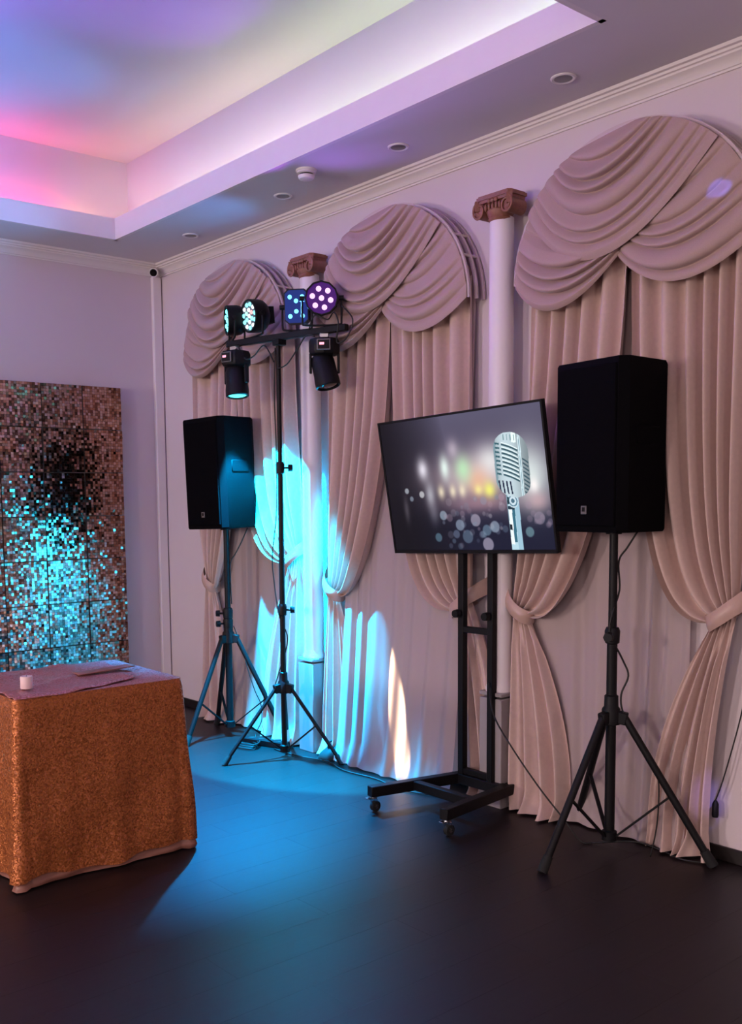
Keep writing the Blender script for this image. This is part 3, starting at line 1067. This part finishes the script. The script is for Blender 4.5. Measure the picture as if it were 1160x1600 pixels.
# beams and stray light of the stage lamps
L4 = Vector((*bpos(-0.33), 2.605))
L3 = Vector((*bpos(-0.135), 2.59))
L2 = Vector((*bpos(0.195), 2.58))
v4 = Vector((-0.66, -0.74, -0.13)).normalized()
spot('violet_lamp_beam', L4 + v4 * 0.06, L4 + v4, 40, (0.55, 0.15, 1.0), 120, 0.6, 0.06)
v3 = Vector((-0.72, -0.62, -0.10)).normalized()
spot('blue_lamp_beam', L3 + v3 * 0.06, L3 + v3, 40, (0.1, 0.35, 1.0), 120, 0.6, 0.06)
spot('blue_stray_light', L2 + Vector((-0.05, 0, 0.12)), (3.28, 5.15, H), 8, (0.08, 0.35, 1.0), 84, 1.0, 0.04)
spot('blue_side_light', L2 + Vector((-0.12, 0, 0.0)), (1.9, 6.0, 3.30), 80, (0.10, 0.40, 1.0), 62, 1.0, 0.05)
spot('violet_stray_light', L4 + Vector((-0.12, -0.05, 0.14)), (3.28, 3.75, H), 8, (0.35, 0.14, 1.0), 84, 1.0, 0.04)
spot('violet_ceiling_beam', L4 + Vector((-0.13, 0.03, 0.14)), (2.42, 4.15, TH), 34, (0.40, 0.08, 1.0), 52, 1.0, 0.04)
spot('blue_ceiling_beam', L2 + Vector((-0.12, 0.0, 0.14)), (2.05, 5.40, TH), 46, (0.04, 0.34, 1.0), 50, 1.0, 0.04)
spot('blue_streak_beam', (0.9, -0.4, H - 0.05), (3.66, 2.05, 2.67), 900, (0.10, 0.16, 1.0), 1.3, 0.5, 0.005)  # not a stage lamp: added source under the hall ceiling, no fixture
spot('violet_wall_beam', (0.9, -0.4, H - 0.05), (3.79, 2.11, 0.22), 500, (0.30, 0.25, 1.0), 2.4, 1.0, 0.01)  # second beam of that added, unseen source

# ------------------------------------------------------------------ television on its wheeled stand
t = thing('tv_stand', 'black wheeled steel floor stand under the television', 'stand', (3.40, 3.24, 0))
ox, oy = 3.40, 3.24
lz = 0.105
l1 = ((3.115, 3.465), (3.70, 3.335))
l2 = ((3.125, 2.985), (3.70, 3.055))
for a, b in (l1, l2):
    MB().bar((a[0] - ox, a[1] - oy, lz), (b[0] - ox, b[1] - oy, lz), 0.045, 0.052, bev=0.003).build('base_leg', 'black_metal', t)
MB().bar((3.36 - ox, 3.41 - oy, lz), (3.36 - ox, 3.015 - oy, lz), 0.04, 0.045, bev=0.003).build('crossbar', 'black_metal', t)
MB().bar((3.62 - ox, 3.355 - oy, lz), (3.62 - ox, 3.045 - oy, lz), 0.045, 0.05, bev=0.003).build('rear_bar', 'black_metal', t)
for y in (3.325, 3.135):
    MB().bar((3.62 - ox, y - oy, lz), (3.62 - ox, y - oy, 1.60), 0.036, 0.036, up=(0, 1, 0), bev=0.003).build('post', 'black_metal', t)
    MB().cyl((3.60 - ox, y - oy, 0.945), (3.565 - ox, y - oy, 0.945), 0.006, n=8).cyl((3.585 - ox, y - oy, 0.945), (3.56 - ox, y - oy, 0.945), 0.021, 0.019, 10).build('knob', 'black_plastic', t)
for z in (0.15, 0.865):
    MB().bar((3.62 - ox, 3.325 - oy, z), (3.62 - ox, 3.135 - oy, z), 0.03, 0.03, bev=0.003).build('rung', 'black_metal', t)
MB().box((3.60 - ox, 3.23 - oy, 1.56), (0.02, 0.34, 0.30), 0.004).build('mount_plate', 'black_metal', t)
for (x, y) in (l1[0], l2[0], l1[1], l2[1]):
    x += 0.025 if x < 3.4 else -0.02
    cs = MB().cyl((x - ox, y - oy, 0.080), (x - ox, y - oy, 0.068), 0.019, n=12)
    for s in (-1, 1):
        cs.bar((x - ox, y - oy + s * 0.015, 0.070), (x - ox + 0.012, y - oy + s * 0.015, 0.028), 0.003, 0.026, up=(0, 1, 0))
    cs.box((x - ox - 0.028, y - oy, 0.072), (0.03, 0.026, 0.005), 0.001)
    c = cs.build('caster', 'chrome', t, 30)
    MB().cyl((x - ox + 0.012, y - oy - 0.011, 0.027), (x - ox + 0.012, y - oy + 0.011, 0.027), 0.0255, n=18).build('wheel', 'rubber', c)
    MB().cyl((x - ox + 0.012, y - oy - 0.0125, 0.027), (x - ox + 0.012, y - oy + 0.0125, 0.027), 0.012, n=12).build('wheel_hub', 'chrome', c)

# television: local frame u (viewer's right), w (up the panel), n (out of the screen)
P_TL, P_TR, P_BL = Vector((3.44, 3.726, 1.897)), Vector((3.44, 2.690, 1.930)), Vector((3.54, 3.722, 1.232))
tvu = (P_TR - P_TL).normalized()
tvw = (P_TL - P_BL)
tvw = (tvw - tvu * tvw.dot(tvu)).normalized()
tvn = tvu.cross(tvw)
TWD, THT = (P_TR - P_TL).length, (P_TL - P_BL).length
tv = thing('television', 'flat television showing a vintage microphone on a blurred stage', 'television')
mm = Matrix.Identity(4)
for i in range(3):
    mm[i][0], mm[i][1], mm[i][2] = tvu[i], tvw[i], tvn[i]
mm.translation = P_BL
tv.matrix_world = mm
bz_ = 0.011
MB().box((TWD / 2, THT / 2, -0.012), (TWD, THT, 0.022), 0.003).build('panel', 'black_plastic', tv, 30)
MB().box((TWD / 2, THT * 0.42, -0.040), (TWD * 0.62, THT * 0.66, 0.036), 0.010).build('rear_housing', 'black_plastic', tv, 30)
bz2 = MB()
for c, s in [((TWD / 2, THT - bz_ / 2, 0.001), (TWD, bz_, 0.007)), ((TWD / 2, bz_ * 0.75, 0.001), (TWD, bz_ * 1.5, 0.007)),
             ((bz_ / 2, THT / 2, 0.001), (bz_, THT, 0.007)), ((TWD - bz_ / 2, THT / 2, 0.001), (bz_, THT, 0.007))]:
    bz2.box(c, s, 0.001)
bz2.build('bezel', 'black_plastic', tv, 30)
MB().bar((TWD * 0.5, THT * 0.45, -0.058), (TWD * 0.5, THT * 0.62, -0.085), 0.30, 0.03).build('wall_bracket', 'black_metal', tv, 30)


def screen_picture(nx, ny):
    S, T = np.meshgrid((np.arange(nx + 1)) / nx, (np.arange(ny + 1)) / ny)   # s to the right, t downwards
    asp = 1.55
    img = np.zeros(S.shape + (3,))
    top = np.array([84, 80, 102.])
    mid = np.array([70, 62, 80.])
    bot = np.array([22, 24, 44.])
    k = np.clip(T / 0.5, 0, 1)[..., None]
    img[:] = top * (1 - k) + mid * k
    k2 = np.clip((T - 0.5) / 0.35, 0, 1)[..., None]
    img[:] = img * (1 - k2) + bot * k2
    dark = np.clip((0.46 - S - 0.10 * (0.5 - T)) / 0.40, 0, 1)[..., None] ** 0.7
    img[:] = img * (1 - 0.92 * dark) + np.array([10, 8, 14.]) * 0.92 * dark

    def blob(s, t, rs, rt, col, a=1.0):
        g = (np.exp(-(((S - s) / rs) ** 2 + ((T - t) / rt) ** 2)) * a)[..., None]
        img[:] = img * (1 - g) + np.array(col, float) * g

    def disc(s, t, r, col, a=0.6):
        d = np.hypot((S - s) * asp, T - t)
        g = (np.clip((r - d) / 0.010 + 0.5, 0, 1) * a)[..., None]
        img[:] = img * (1 - g) + np.array(col, float) * g
    blob(0.60, 0.46, 0.27, 0.17, (206, 180, 186), 0.88)
    blob(0.90, 0.48, 0.12, 0.22, (214, 226, 224), 0.9)
    blob(0.69, 0.36, 0.09, 0.12, (224, 226, 226), 0.8)
    blob(0.60, 0.50, 0.07, 0.10, (226, 168, 130), 0.7)
    blob(0.52, 0.40, 0.05, 0.10, (176, 222, 176), 0.85)
    blob(0.405, 0.38, 0.03, 0.09, (222, 240, 232), 0.9)
    blob(0.47, 0.25, 0.035, 0.07, (190, 176, 190), 0.7)
    blob(0.26, 0.38, 0.035, 0.08, (225, 220, 232), 0.9)
    blob(0.29, 0.58, 0.030, 0.10, (196, 196, 206), 0.7)
    blob(0.30, 0.72, 0.030, 0.08, (120, 118, 132), 0.5)
    blob(0.115, 0.68, 0.018, 0.10, (120, 112, 120), 0.45)
    blob(0.665, 0.57, 0.035, 0.06, (236, 236, 110), 0.9)
    blob(0.600, 0.56, 0.025, 0.04, (240, 228, 140), 0.8)
    for s in (0.365, 0.44, 0.50):
        blob(s, 0.56, 0.022, 0.05, (236, 222, 190), 0.8)
    blob(0.60, 0.66, 0.22, 0.06, (170, 128, 142), 0.55)
    blob(0.93, 0.66, 0.06, 0.07, (196, 160, 166), 0.7)
    blob(0.92, 0.55, 0.025, 0.05, (246, 238, 236), 0.8)
    rr = random.Random(5)
    for s, tt, r, c in [(0.133, 0.534, .022, (205, 215, 225)), (0.233, 0.568, .026, (235, 238, 240)), (0.16, 0.597, .020, (150, 165, 180)), (0.359, 0.736, .036, (160, 180, 196)),
                        (0.31, 0.903, .034, (96, 130, 148)), (0.459, 0.813, .042, (150, 166, 186)), (0.672, 0.832, .042, (160, 176, 194)), (0.622, 0.856, .040, (110, 136, 156)), (0.869, 0.875, .036, (120, 160, 168)),
                        (0.56, 0.78, .046, (176, 168, 186)), (0.50, 0.90, .050, (96, 116, 136)), (0.43, 0.88, .032, (100, 112, 136)), (0.62, 0.96, .050, (186, 176, 196)), (0.93, 0.78, .045, (140, 128, 146))]:
        disc(s, tt, r, c, 0.6)
    for _ in range(46):
        s, tt = rr.uniform(0.34, 0.74), rr.uniform(0.62, 0.98)
        disc(s, tt, rr.uniform(0.010, 0.030), [(130, 140, 160), (176, 150, 166), (110, 130, 150), (186, 180, 190)][rr.randrange(4)], rr.uniform(0.15, 0.4))
    for _ in range(10):
        disc(rr.uniform(0.86, 0.99), rr.uniform(0.66, 0.96), rr.uniform(0.015, 0.03), (150, 130, 150), 0.3)
    # the microphone, drawn along its own leaning axis
    ax0, ax1 = np.array([0.832 * asp, 0.177]), np.array([0.812 * asp - 0.02, 0.618])
    d = ax1 - ax0
    Ln = np.linalg.norm(d)
    d /= Ln
    nrm = np.array([d[1], -d[0]])          # to the right
    X = (S * asp - ax0[0]) * nrm[0] + (T - ax0[1]) * nrm[1]
    Yv = ((S * asp - ax0[0]) * d[0] + (T - ax0[1]) * d[1]) / Ln      # 0 top, 1 bottom
    hw = 0.150
    X = X / hw                               # -1 .. 1 across the head
    X = X + 0.06 - 0.25 * (Yv - 0.5)
    # stem first
    stem = (X > -0.50 + 0.1 * (Yv - 1)) & (X < 0.22 + 0.05 * (Yv - 1)) & (Yv > 0.93)

    def put(mask, col, a=1.0):
        img[mask] = img[mask] * (1 - a) + np.array(col, float) * a
    put(stem, (176, 208, 220))
    put(stem & (X > -0.02), (150, 186, 204))
    put(stem & (X < -0.42), (120, 150, 166))
    put(stem & (X > -0.42) & (X < -0.22) & (Yv > 1.22) & (Yv < 1.78), (226, 236, 240))
    put(stem & (X > -0.22) & (X < -0.05) & (Yv > 1.22) & (Yv < 1.74), (52, 104, 124))
    put(stem & (X > -0.46) & (X < -0.05) & (Yv > 1.17) & (Yv < 1.22), (30, 52, 66))
    put(stem & (X > -0.42) & (X < -0.28) & (Yv > 1.46) & (Yv < 1.55), (18, 26, 34))
    kn = np.hypot((X + 0.12) * hw, (Yv - 1.08) * Ln)
    put(kn < 0.048, (196, 214, 224))
    put((kn < 0.040) & (kn > 0.030), (86, 124, 144))
    put(kn < 0.016, (70, 104, 122))
    put((np.abs(X + 0.40) < 0.05) & (Yv > 1.02) & (Yv < 1.14), (30, 52, 60))
    # head: rounded capsule
    rx = np.abs(X)
    half = np.where(Yv < 0.30, np.sqrt(np.clip(1 - ((0.30 - Yv) / 0.30) ** 2.2, 0, 1)), np.where(Yv > 0.72, np.sqrt(np.clip(1 - ((Yv - 0.72) / 0.30) ** 2.4, 0, 1)), 1.0))
    head = (rx < half) & (Yv > 0) & (Yv < 1.02)
    sh = 0.82 + 0.18 * np.cos((X + 0.25) * 2.2)
    base = np.stack([186 * sh, 204 * sh, 212 * sh], -1)
    img[head] = base[head]
    put(head & (X < -0.86), (120, 146, 156))
    put(head & (X > 0.10) & (X < 0.34) & (Yv < 0.16), (228, 246, 242))
    # bars of the grille
    curve = Yv - 0.10 * X - 0.05 * X ** 2
    for k in range(8):
        c0 = 0.235 + k * 0.068
        slot = head & (np.abs(curve - c0) < 0.015)
        put(slot & (X > -0.52) & (X < 0.40), (34, 74, 86))
        put(slot & (X > -0.90) & (X < -0.64), (46, 88, 98))
        put(head & (np.abs(curve - c0 + 0.026) < 0.009) & (X > -0.52) & (X < 0.40), (226, 240, 242))
    for k in range(9):
        c0 = 0.30 + k * 0.064
        slot = head & (np.abs(curve - c0 - 0.02) < 0.013)
        put(slot & (X > 0.64) & (X < 0.96), (40, 72, 84))
    put(head & (np.abs(X - 0.52) < 0.07), (206, 226, 232))
    put(head & (np.abs(X - 0.52) < 0.02), (120, 150, 164))
    for k in range(4):
        xc = -0.82 + k * 0.22
        put(head & (np.abs(X - xc - 0.35 * (Yv - 0.78)) < 0.045) & (Yv > 0.77) & (Yv < 0.97), (18, 30, 58))
    for k in range(4):
        put(head & (np.abs(X + 0.35 - k * 0.20) < 0.03) & (Yv > 0.04) & (Yv < 0.13), (120, 150, 156))
    img = np.clip(img / 255, 0, 1)
    return np.where(img <= 0.04045, img / 12.92, ((img + 0.055) / 1.055) ** 2.4)


def make_screen():
    nx, ny = 440, 290
    pic = screen_picture(nx, ny)
    w, h = TWD - 2 * bz_, THT - 2.5 * bz_
    vs = np.zeros((ny + 1, nx + 1, 3))
    vs[..., 0] = bz_ + np.linspace(0, w, nx + 1)[None, :]
    vs[..., 1] = THT - bz_ - np.linspace(0, h, ny + 1)[:, None]
    vs[..., 2] = 0.0005
    idx = np.arange((nx + 1) * (ny + 1)).reshape(ny + 1, nx + 1)
    q = np.stack([idx[1:, :-1], idx[1:, 1:], idx[:-1, 1:], idx[:-1, :-1]], -1).reshape(-1, 4)
    me = bpy.data.meshes.new('screen')
    me.from_pydata(vs.reshape(-1, 3).tolist(), [], q.tolist())
    ca = me.color_attributes.new('picture', 'FLOAT_COLOR', 'POINT')
    col = np.ones(((nx + 1) * (ny + 1), 4), dtype=np.float32)
    col[:, :3] = pic.reshape(-1, 3)
    ca.data.foreach_set('color', col.ravel())
    mt, tr, b = nt('lit_screen_picture')
    at = tr.nodes.new('ShaderNodeAttribute')
    at.attribute_name = 'picture'
    tr.links.new(at.outputs['Color'], b.inputs['Emission Color'])
    b.inputs['Emission Strength'].default_value = 1.2
    b.inputs['Base Color'].default_value = (0.01, 0.01, 0.012, 1)
    b.inputs['Roughness'].default_value = 0.3
    b.inputs['Specular IOR Level'].default_value = 0.08
    me.materials.append(mt)
    link('screen', me, tv)


make_screen()

# ------------------------------------------------------------------ shimmer wall of mirror sequins
SX1, SY, SZ1 = 3.40, D - 0.10, 2.325
PS = 0.300
sw = thing('shimmer_wall', 'champagne mirror-sequin backdrop panels standing before the back wall', 'backdrop', (SX1, SY, 0))
NS = 16


def sequin_mesh(seed):
    rr = random.Random(seed)
    mb = MB()
    p = (PS - 0.006) / NS
    vs, fs = [], []
    for j in range(NS):
        for i in range(NS):
            cx, cz = 0.003 + (i + 0.5) * p, 0.003 + (j + 0.5) * p
            s = p * 0.47
            ti, ya, ro = rr.gauss(0.01, 0.05) + 0.05 * math.sin(i * 0.9 + seed) * math.sin(j * 0.7 + seed), rr.gauss(0, 0.045), rr.gauss(0, 0.03)
            if rr.random() < 0.05:
                ti += rr.uniform(-0.5, 0.5)
            o = len(vs)
            for dx, dz in ((-s, -s), (s, -s), (s, s), (-s, s)):
                x = dx * math.cos(ro) - dz * math.sin(ro)
                z = dx * math.sin(ro) + dz * math.cos(ro)
                yy = -0.004 + (s - z) * math.sin(ti) * -1.0 + x * math.sin(ya)
                vs.append((cx + x, min(yy, -0.0012) if abs(yy) < 0.02 else yy, cz + z * math.cos(ti)))
            fs.append((o, o + 1, o + 2, o + 3))
    me = bpy.data.meshes.new('sequins')
    me.from_pydata(vs, [], fs)
    me.materials.append(M['sequin'])
    return me


seqs = [sequin_mesh(100 + k) for k in range(6)]
pb = MB().box((PS / 2, 0.006, PS / 2), (PS - 0.004, 0.012, PS - 0.004), 0.001).mesh('panel', 'panel_back', 30)
NC, NR = 5, 7
for c in range(NC):
    for r_ in range(NR):
        o = link('panel', pb, sw, (-(c + 1) * PS, 0, SZ1 - (r_ + 1) * PS))
        o.rotation_euler = (random.gauss(0, 0.012), 0, random.gauss(0, 0.012))
        s = link('sequins', seqs[random.randrange(6)], o)
        s['kind'] = 'stuff'
for x in (-0.05, -NC * PS / 2, -NC * PS + 0.05):
    MB().bar((x, 0.026, 0.0), (x, 0.026, SZ1 - 0.02), 0.025, 0.025, up=(0, 1, 0)).build('frame_post', 'black_metal', sw, 30)
for x in (-0.05, -NC * PS + 0.05):
    MB().bar((x, -0.20, 0.013), (x, 0.08, 0.013), 0.03, 0.026).build('frame_foot', 'black_metal', sw, 30)

# ------------------------------------------------------------------ table with sequin cloth
TZ = 0.75
TA = math.radians(-1.5)
tx, ty = 1.826, 3.975
TLX, TLY = 0.372, 0.335      # half sizes
tb = thing('side_table', 'square table hidden under the gold sequin cloth', 'table', (tx, ty, 0), TA)
MB().box((0, 0, TZ - 0.022), (2 * TLX - 0.02, 2 * TLY - 0.02, 0.03), 0.003).build('table_top', 'wood', tb, 30)
for sx in (-1, 1):
    for sy in (-1, 1):
        MB().bar((sx * (TLX - 0.06), sy * (TLY - 0.06), 0), (sx * (TLX - 0.06), sy * (TLY - 0.06), TZ - 0.037), 0.045, 0.045, up=(0, 1, 0), bev=0.003).build('leg', 'wood', tb, 30)

cl = thing('tablecloth', 'gold and copper sequin tablecloth reaching the floor', 'tablecloth', (tx, ty, 0), TA)
PN = 240


def perim(s, grow=0.0, rad=0.03):
    """rounded rectangle perimeter at parameter s in 0..1 -> point, outward normal"""
    hx, hy = TLX - rad, TLY - rad
    segs = [2 * hx, PI * rad / 2, 2 * hy, PI * rad / 2] * 2
    tot = sum(segs)
    d = (s % 1.0) * tot
    corners = [(hx, -hy), (hx, hy), (-hx, hy), (-hx, -hy)]
    starts = [((-hx, -hy - rad), (1, 0), (0, -1)), ((hx + rad, -hy), (0, 1), (1, 0)), ((hx, hy + rad), (-1, 0), (0, 1)), ((-hx - rad, hy), (0, -1), (-1, 0))]
    for k in range(8):
        if d <= segs[k] or k == 7:
            if k % 2 == 0:
                st_, dr, nn = starts[k // 2]
                return (st_[0] + dr[0] * d, st_[1] + dr[1] * d), nn, 0.0
            c = corners[k // 2]
            a0 = [-PI / 2, 0, PI / 2, PI][k // 2]
            a = a0 + d / rad
            return (c[0] + rad * math.cos(a), c[1] + rad * math.sin(a)), (math.cos(a), math.sin(a)), math.sin((a - a0) * 2)
        d -= segs[k]


def skirt(z_top, z_bot, nz, push=0.0, wav=1.0):
    def fn(u, v):
        (px, py), nn, cor = perim(u)
        z = lerp(z_top, z_bot(u) if callable(z_bot) else z_bot, v)
        k = 1 - (z / TZ)
        k = max(0, k)
        wv = (math.sin(2 * PI * 9 * u + 0.6) * 0.5 + math.sin(2 * PI * 14 * u + 2.0) * 0.3 + math.sin(2 * PI * 23 * u) * 0.2)
        out = 0.004 + push + 0.020 * k + wav * 0.011 * wv * k ** 1.2 + 0.045 * cor * k + 0.006 * math.sin(9 * v + 30 * u) * k
        if v < 0.05:
            out -= 0.006 * (1 - v / 0.05)
        return (px + nn[0] * out, py + nn[1] * out, z)
    return fn


bot = lambda u: 0.035 + 0.012 * math.sin(2 * PI * 5 * u + 1) + 0.006 * math.sin(2 * PI * 13 * u)
MB().grid(skirt(TZ + 0.004, bot, 60), PN, 60, wrap=True).build('skirt', 'gold_cloth', cl, 180)
MB().grid(lambda u, v: skirt(0.075, 0.006, 8, -0.013)(u, v), PN, 8, wrap=True).build('hem_lining', 'hem', cl, 180)
def top_fn(u, v):
    (px, py), nn, cor = perim(u)
    return (px * (1 - v) + 0.0, py * (1 - v), TZ + 0.004 + 0.0015 * math.sin(20 * px * (1 - v)) * math.sin(17 * py) * (1 - v) * v)
MB().grid(top_fn, PN, 14, wrap=True).build('top', 'rose_lit_cloth', cl, 180)

# loose rumpled cloth lying over the table top, its edge turned over at the front
def rump(u, v):
    x = lerp(-0.374, 0.20 + 0.12 * v, u)
    y0 = -0.345 + 0.115 * max(0, u - 0.25) ** 1.5 * 1.6
    y = lerp(y0, 0.315, v)
    z = TZ + 0.010 + 0.004 * math.sin(26 * x + 9 * y) * math.sin(14 * y + 5 * x) + 0.006 * max(0, math.sin(11 * x - 21 * y + 1.0)) ** 3
    e = min(u, 1 - u, v, 1 - v)
    if v < 0.08:
        z += 0.006 * math.sin(PI * v / 0.08)
    if e < 0.03:
        z -= 0.003 * (1 - e / 0.03)
    return (x, y, z)


oc = MB().grid(rump, 70, 60).build('overlay_cloth', 'rose_lit_cloth', None, 180)
oc.location = (tx, ty, 0)
oc.rotation_euler = (0, 0, TA)
tag(oc, 'loose sequin cloth, tinted rose for reflected light, lying rumpled over the table top', 'cloth')
sm = oc.modifiers.new('thickness', 'SOLIDIFY')
sm.thickness = 0.002
sm.offset = -1

# stiff folded strip at the right front of the top
fs_ = MB()
fs_.grid(lambda u, v: (lerp(0.02, 0.30, u), lerp(-0.05, 0.02, v) + 0.02 * u, TZ + 0.021 + 0.006 * u + 0.004 * math.sin(PI * v)), 16, 6)
fo = fs_.build('cloth_fold', 'hem', None, 60)
fo.location = (tx, ty, 0)
fo.rotation_euler = (0, 0, TA)
tag(fo, 'pale folded strip of cloth on top of the rose-tinted sequin cloth', 'cloth')
sm = fo.modifiers.new('thickness', 'SOLIDIFY')
sm.thickness = 0.004

cd = thing('candle', 'short pale pillar candle standing on the table at the left', 'candle', (1.557, 3.795, TZ + 0.017))
MB().lathe([(0.0, 0.0), (0.024, 0.0), (0.025, 0.002), (0.025, 0.047), (0.023, 0.050), (0.010, 0.048), (0.0, 0.0475)], n=28).build('wax', 'candle', cd)
MB().cyl((0, 0, 0.047), (0.001, 0, 0.054), 0.0012, n=6).build('wick', 'black_plastic', cd)


# ------------------------------------------------------------------ cables and floor clutter
def cable(label, pts, r=0.004, group=None):
    o = MB().tube(pts, r, 8, 6).build('cable', 'cable', None, 180)
    return tag(o, label, 'cable', group)


cable('black cable sagging from the television stand down to the right speaker stand', [(3.60, 3.135, 0.62), (3.50, 3.02, 0.50), (3.46, 2.88, 0.38), (3.48, 2.74, 0.22), (3.50, 2.62, 0.10), (3.52, 2.54, 0.012), (3.55, 2.50, 0.006)])
cable('black signal cable looping from the right loudspeaker down its pole', [(3.60, 2.33, 1.37), (3.57, 2.36, 1.30), (3.553, 2.39, 1.24), (3.553, 2.385, 1.12), (3.510, 2.39, 1.02), (3.50, 2.39, 0.94), (3.56, 2.37, 0.83), (3.575, 2.35, 0.76), (3.556, 2.37, 0.68), (3.560, 2.36, 0.60), (3.575, 2.30, 0.52)])
cable('thin black cable hanging from the right leg of the right speaker stand', [(3.575, 2.30, 0.52), (3.60, 2.255, 0.42), (3.615, 2.225, 0.33), (3.61, 2.22, 0.20), (3.60, 2.225, 0.10), (3.59, 2.24, 0.006)], 0.003)
cable('black cable lying on the floor by the hem right of the right stand', [(3.55, 2.50, 0.006), (3.64, 2.35, 0.03), (3.68, 2.25, 0.012), (3.66, 2.14, 0.006), (3.70, 2.05, 0.006)])
cable('black cable bowing from the far left loudspeaker to its pole', [(3.60, 5.14, 1.345), (3.56, 5.16, 1.25), (3.535, 5.19, 1.18), (3.518, 5.222, 1.12), (3.517, 5.222, 0.98), (3.520, 5.220, 0.86)])
cable('thin black cables dangling below the hub of the far left stand', [(3.527, 5.215, 0.72), (3.555, 5.165, 0.58), (3.575, 5.12, 0.42), (3.60, 5.09, 0.30), (3.62, 5.06, 0.22), (3.61, 5.04, 0.12), (3.57, 5.05, 0.04), (3.55, 5.02, 0.006)], 0.003)
cable('black cable hugging the tall pole of the light stand', [(3.433, 4.595, 2.38), (3.418, 4.590, 2.10), (3.426, 4.590, 1.80), (3.420, 4.590, 1.45), (3.408, 4.620, 1.20), (3.423, 4.630, 1.05), (3.426, 4.590, 0.85), (3.468, 4.565, 0.70), (3.423, 4.600, 0.50), (3.408, 4.620, 0.42)], 0.0035)
def bc(s_, z, off=0.022):
    x_, y_ = bpos(s_)
    return (x_ - off, y_, z)


cable('black cable drooping under the crossbar left of the pole', [bc(0.30, 2.43), bc(0.24, 2.34), bc(0.17, 2.35), bc(0.09, 2.40), bc(0.02, 2.30)])
cable('black cable drooping under the crossbar right of the pole', [bc(-0.01, 2.26), bc(-0.08, 2.28), bc(-0.16, 2.36), bc(-0.22, 2.42), bc(-0.28, 2.41)])
cable('tangle of black cable at the right end of the crossbar', [bc(-0.24, 2.45), bc(-0.30, 2.52, .04), bc(-0.37, 2.49), bc(-0.43, 2.52, .04), bc(-0.47, 2.46, .05), bc(-0.44, 2.36, .03), bc(-0.50, 2.38), bc(-0.54, 2.47), bc(-0.47, 2.55)])
cable('black cable running along the floor below the middle sheer curtain', [(3.50, 4.76, 0.006), (3.50, 4.55, 0.006), (3.55, 4.32, 0.006), (3.50, 4.10, 0.006), (3.52, 3.86, 0.006), (3.48, 3.62, 0.006), (3.55, 3.44, 0.006), (3.62, 3.38, 0.008)])
pts = []
for k in range(40):
    a = k * 0.5
    pts.append((3.40 + 0.06 * math.cos(a) + 0.0010 * k, 4.93 + 0.09 * math.sin(a) * (1 + 0.2 * math.sin(k)), 0.006 + 0.0008 * k))
cable('coil of thin black cable on the floor between the two left tripods', pts, 0.004)

t = thing('power_strip', 'black power strip lying on the floor by the light stand', 'power strip', (3.52, 4.88, 0), 1.9)
MB().box((0, 0, 0.020), (0.34, 0.055, 0.040), 0.005).build('body', 'black_plastic', t, 30)
for k in range(4):
    MB().cyl((-0.11 + 0.07 * k, 0, 0.040), (-0.11 + 0.07 * k, 0, 0.0415), 0.019, n=16).build('socket', 'rubber', t)
t = thing('cable_bag', 'small dark slumped bag on the floor beside the light stand foot', 'bag', (3.66, 4.36, 0), -0.5)
MB().grid(lambda u, v: ((0.10 + 0.012 * math.sin(9 * u * PI)) * math.cos(2 * PI * u) * math.sin(PI * (0.5 + v / 2)) ** 0.6, 0.065 * math.sin(2 * PI * u) * math.sin(PI * (0.5 + v / 2)) ** 0.6, 0.002 + 0.075 * v * (1 + 0.15 * math.sin(6 * PI * u))), 40, 14, wrap=True).build('bag_body', 'rubber', t, 180)
MB().tube([(-0.05, 0, 0.07), (-0.03, 0.01, 0.10), (0.03, 0.01, 0.105), (0.05, 0, 0.07)], 0.006, 8, 5).build('strap', 'black_plastic', t, 60)

t = thing('pull_cord', 'dark cord with a weighted end hanging beside the rightmost drape', 'cord', (W - 0.05, 2.045, 0.19))
MB().tube([(0.045, -0.13, 0.85), (0.02, -0.10, 0.5), (0, -0.04, 0.2), (0, 0, 0.07)], 0.003, 8, 5).build('string', 'cable', t, 60)
MB().lathe([(0.0, 0.0), (0.012, 0.0), (0.014, 0.01), (0.013, 0.055), (0.006, 0.07), (0.0, 0.072)], n=14).build('weight', 'black_plastic', t)
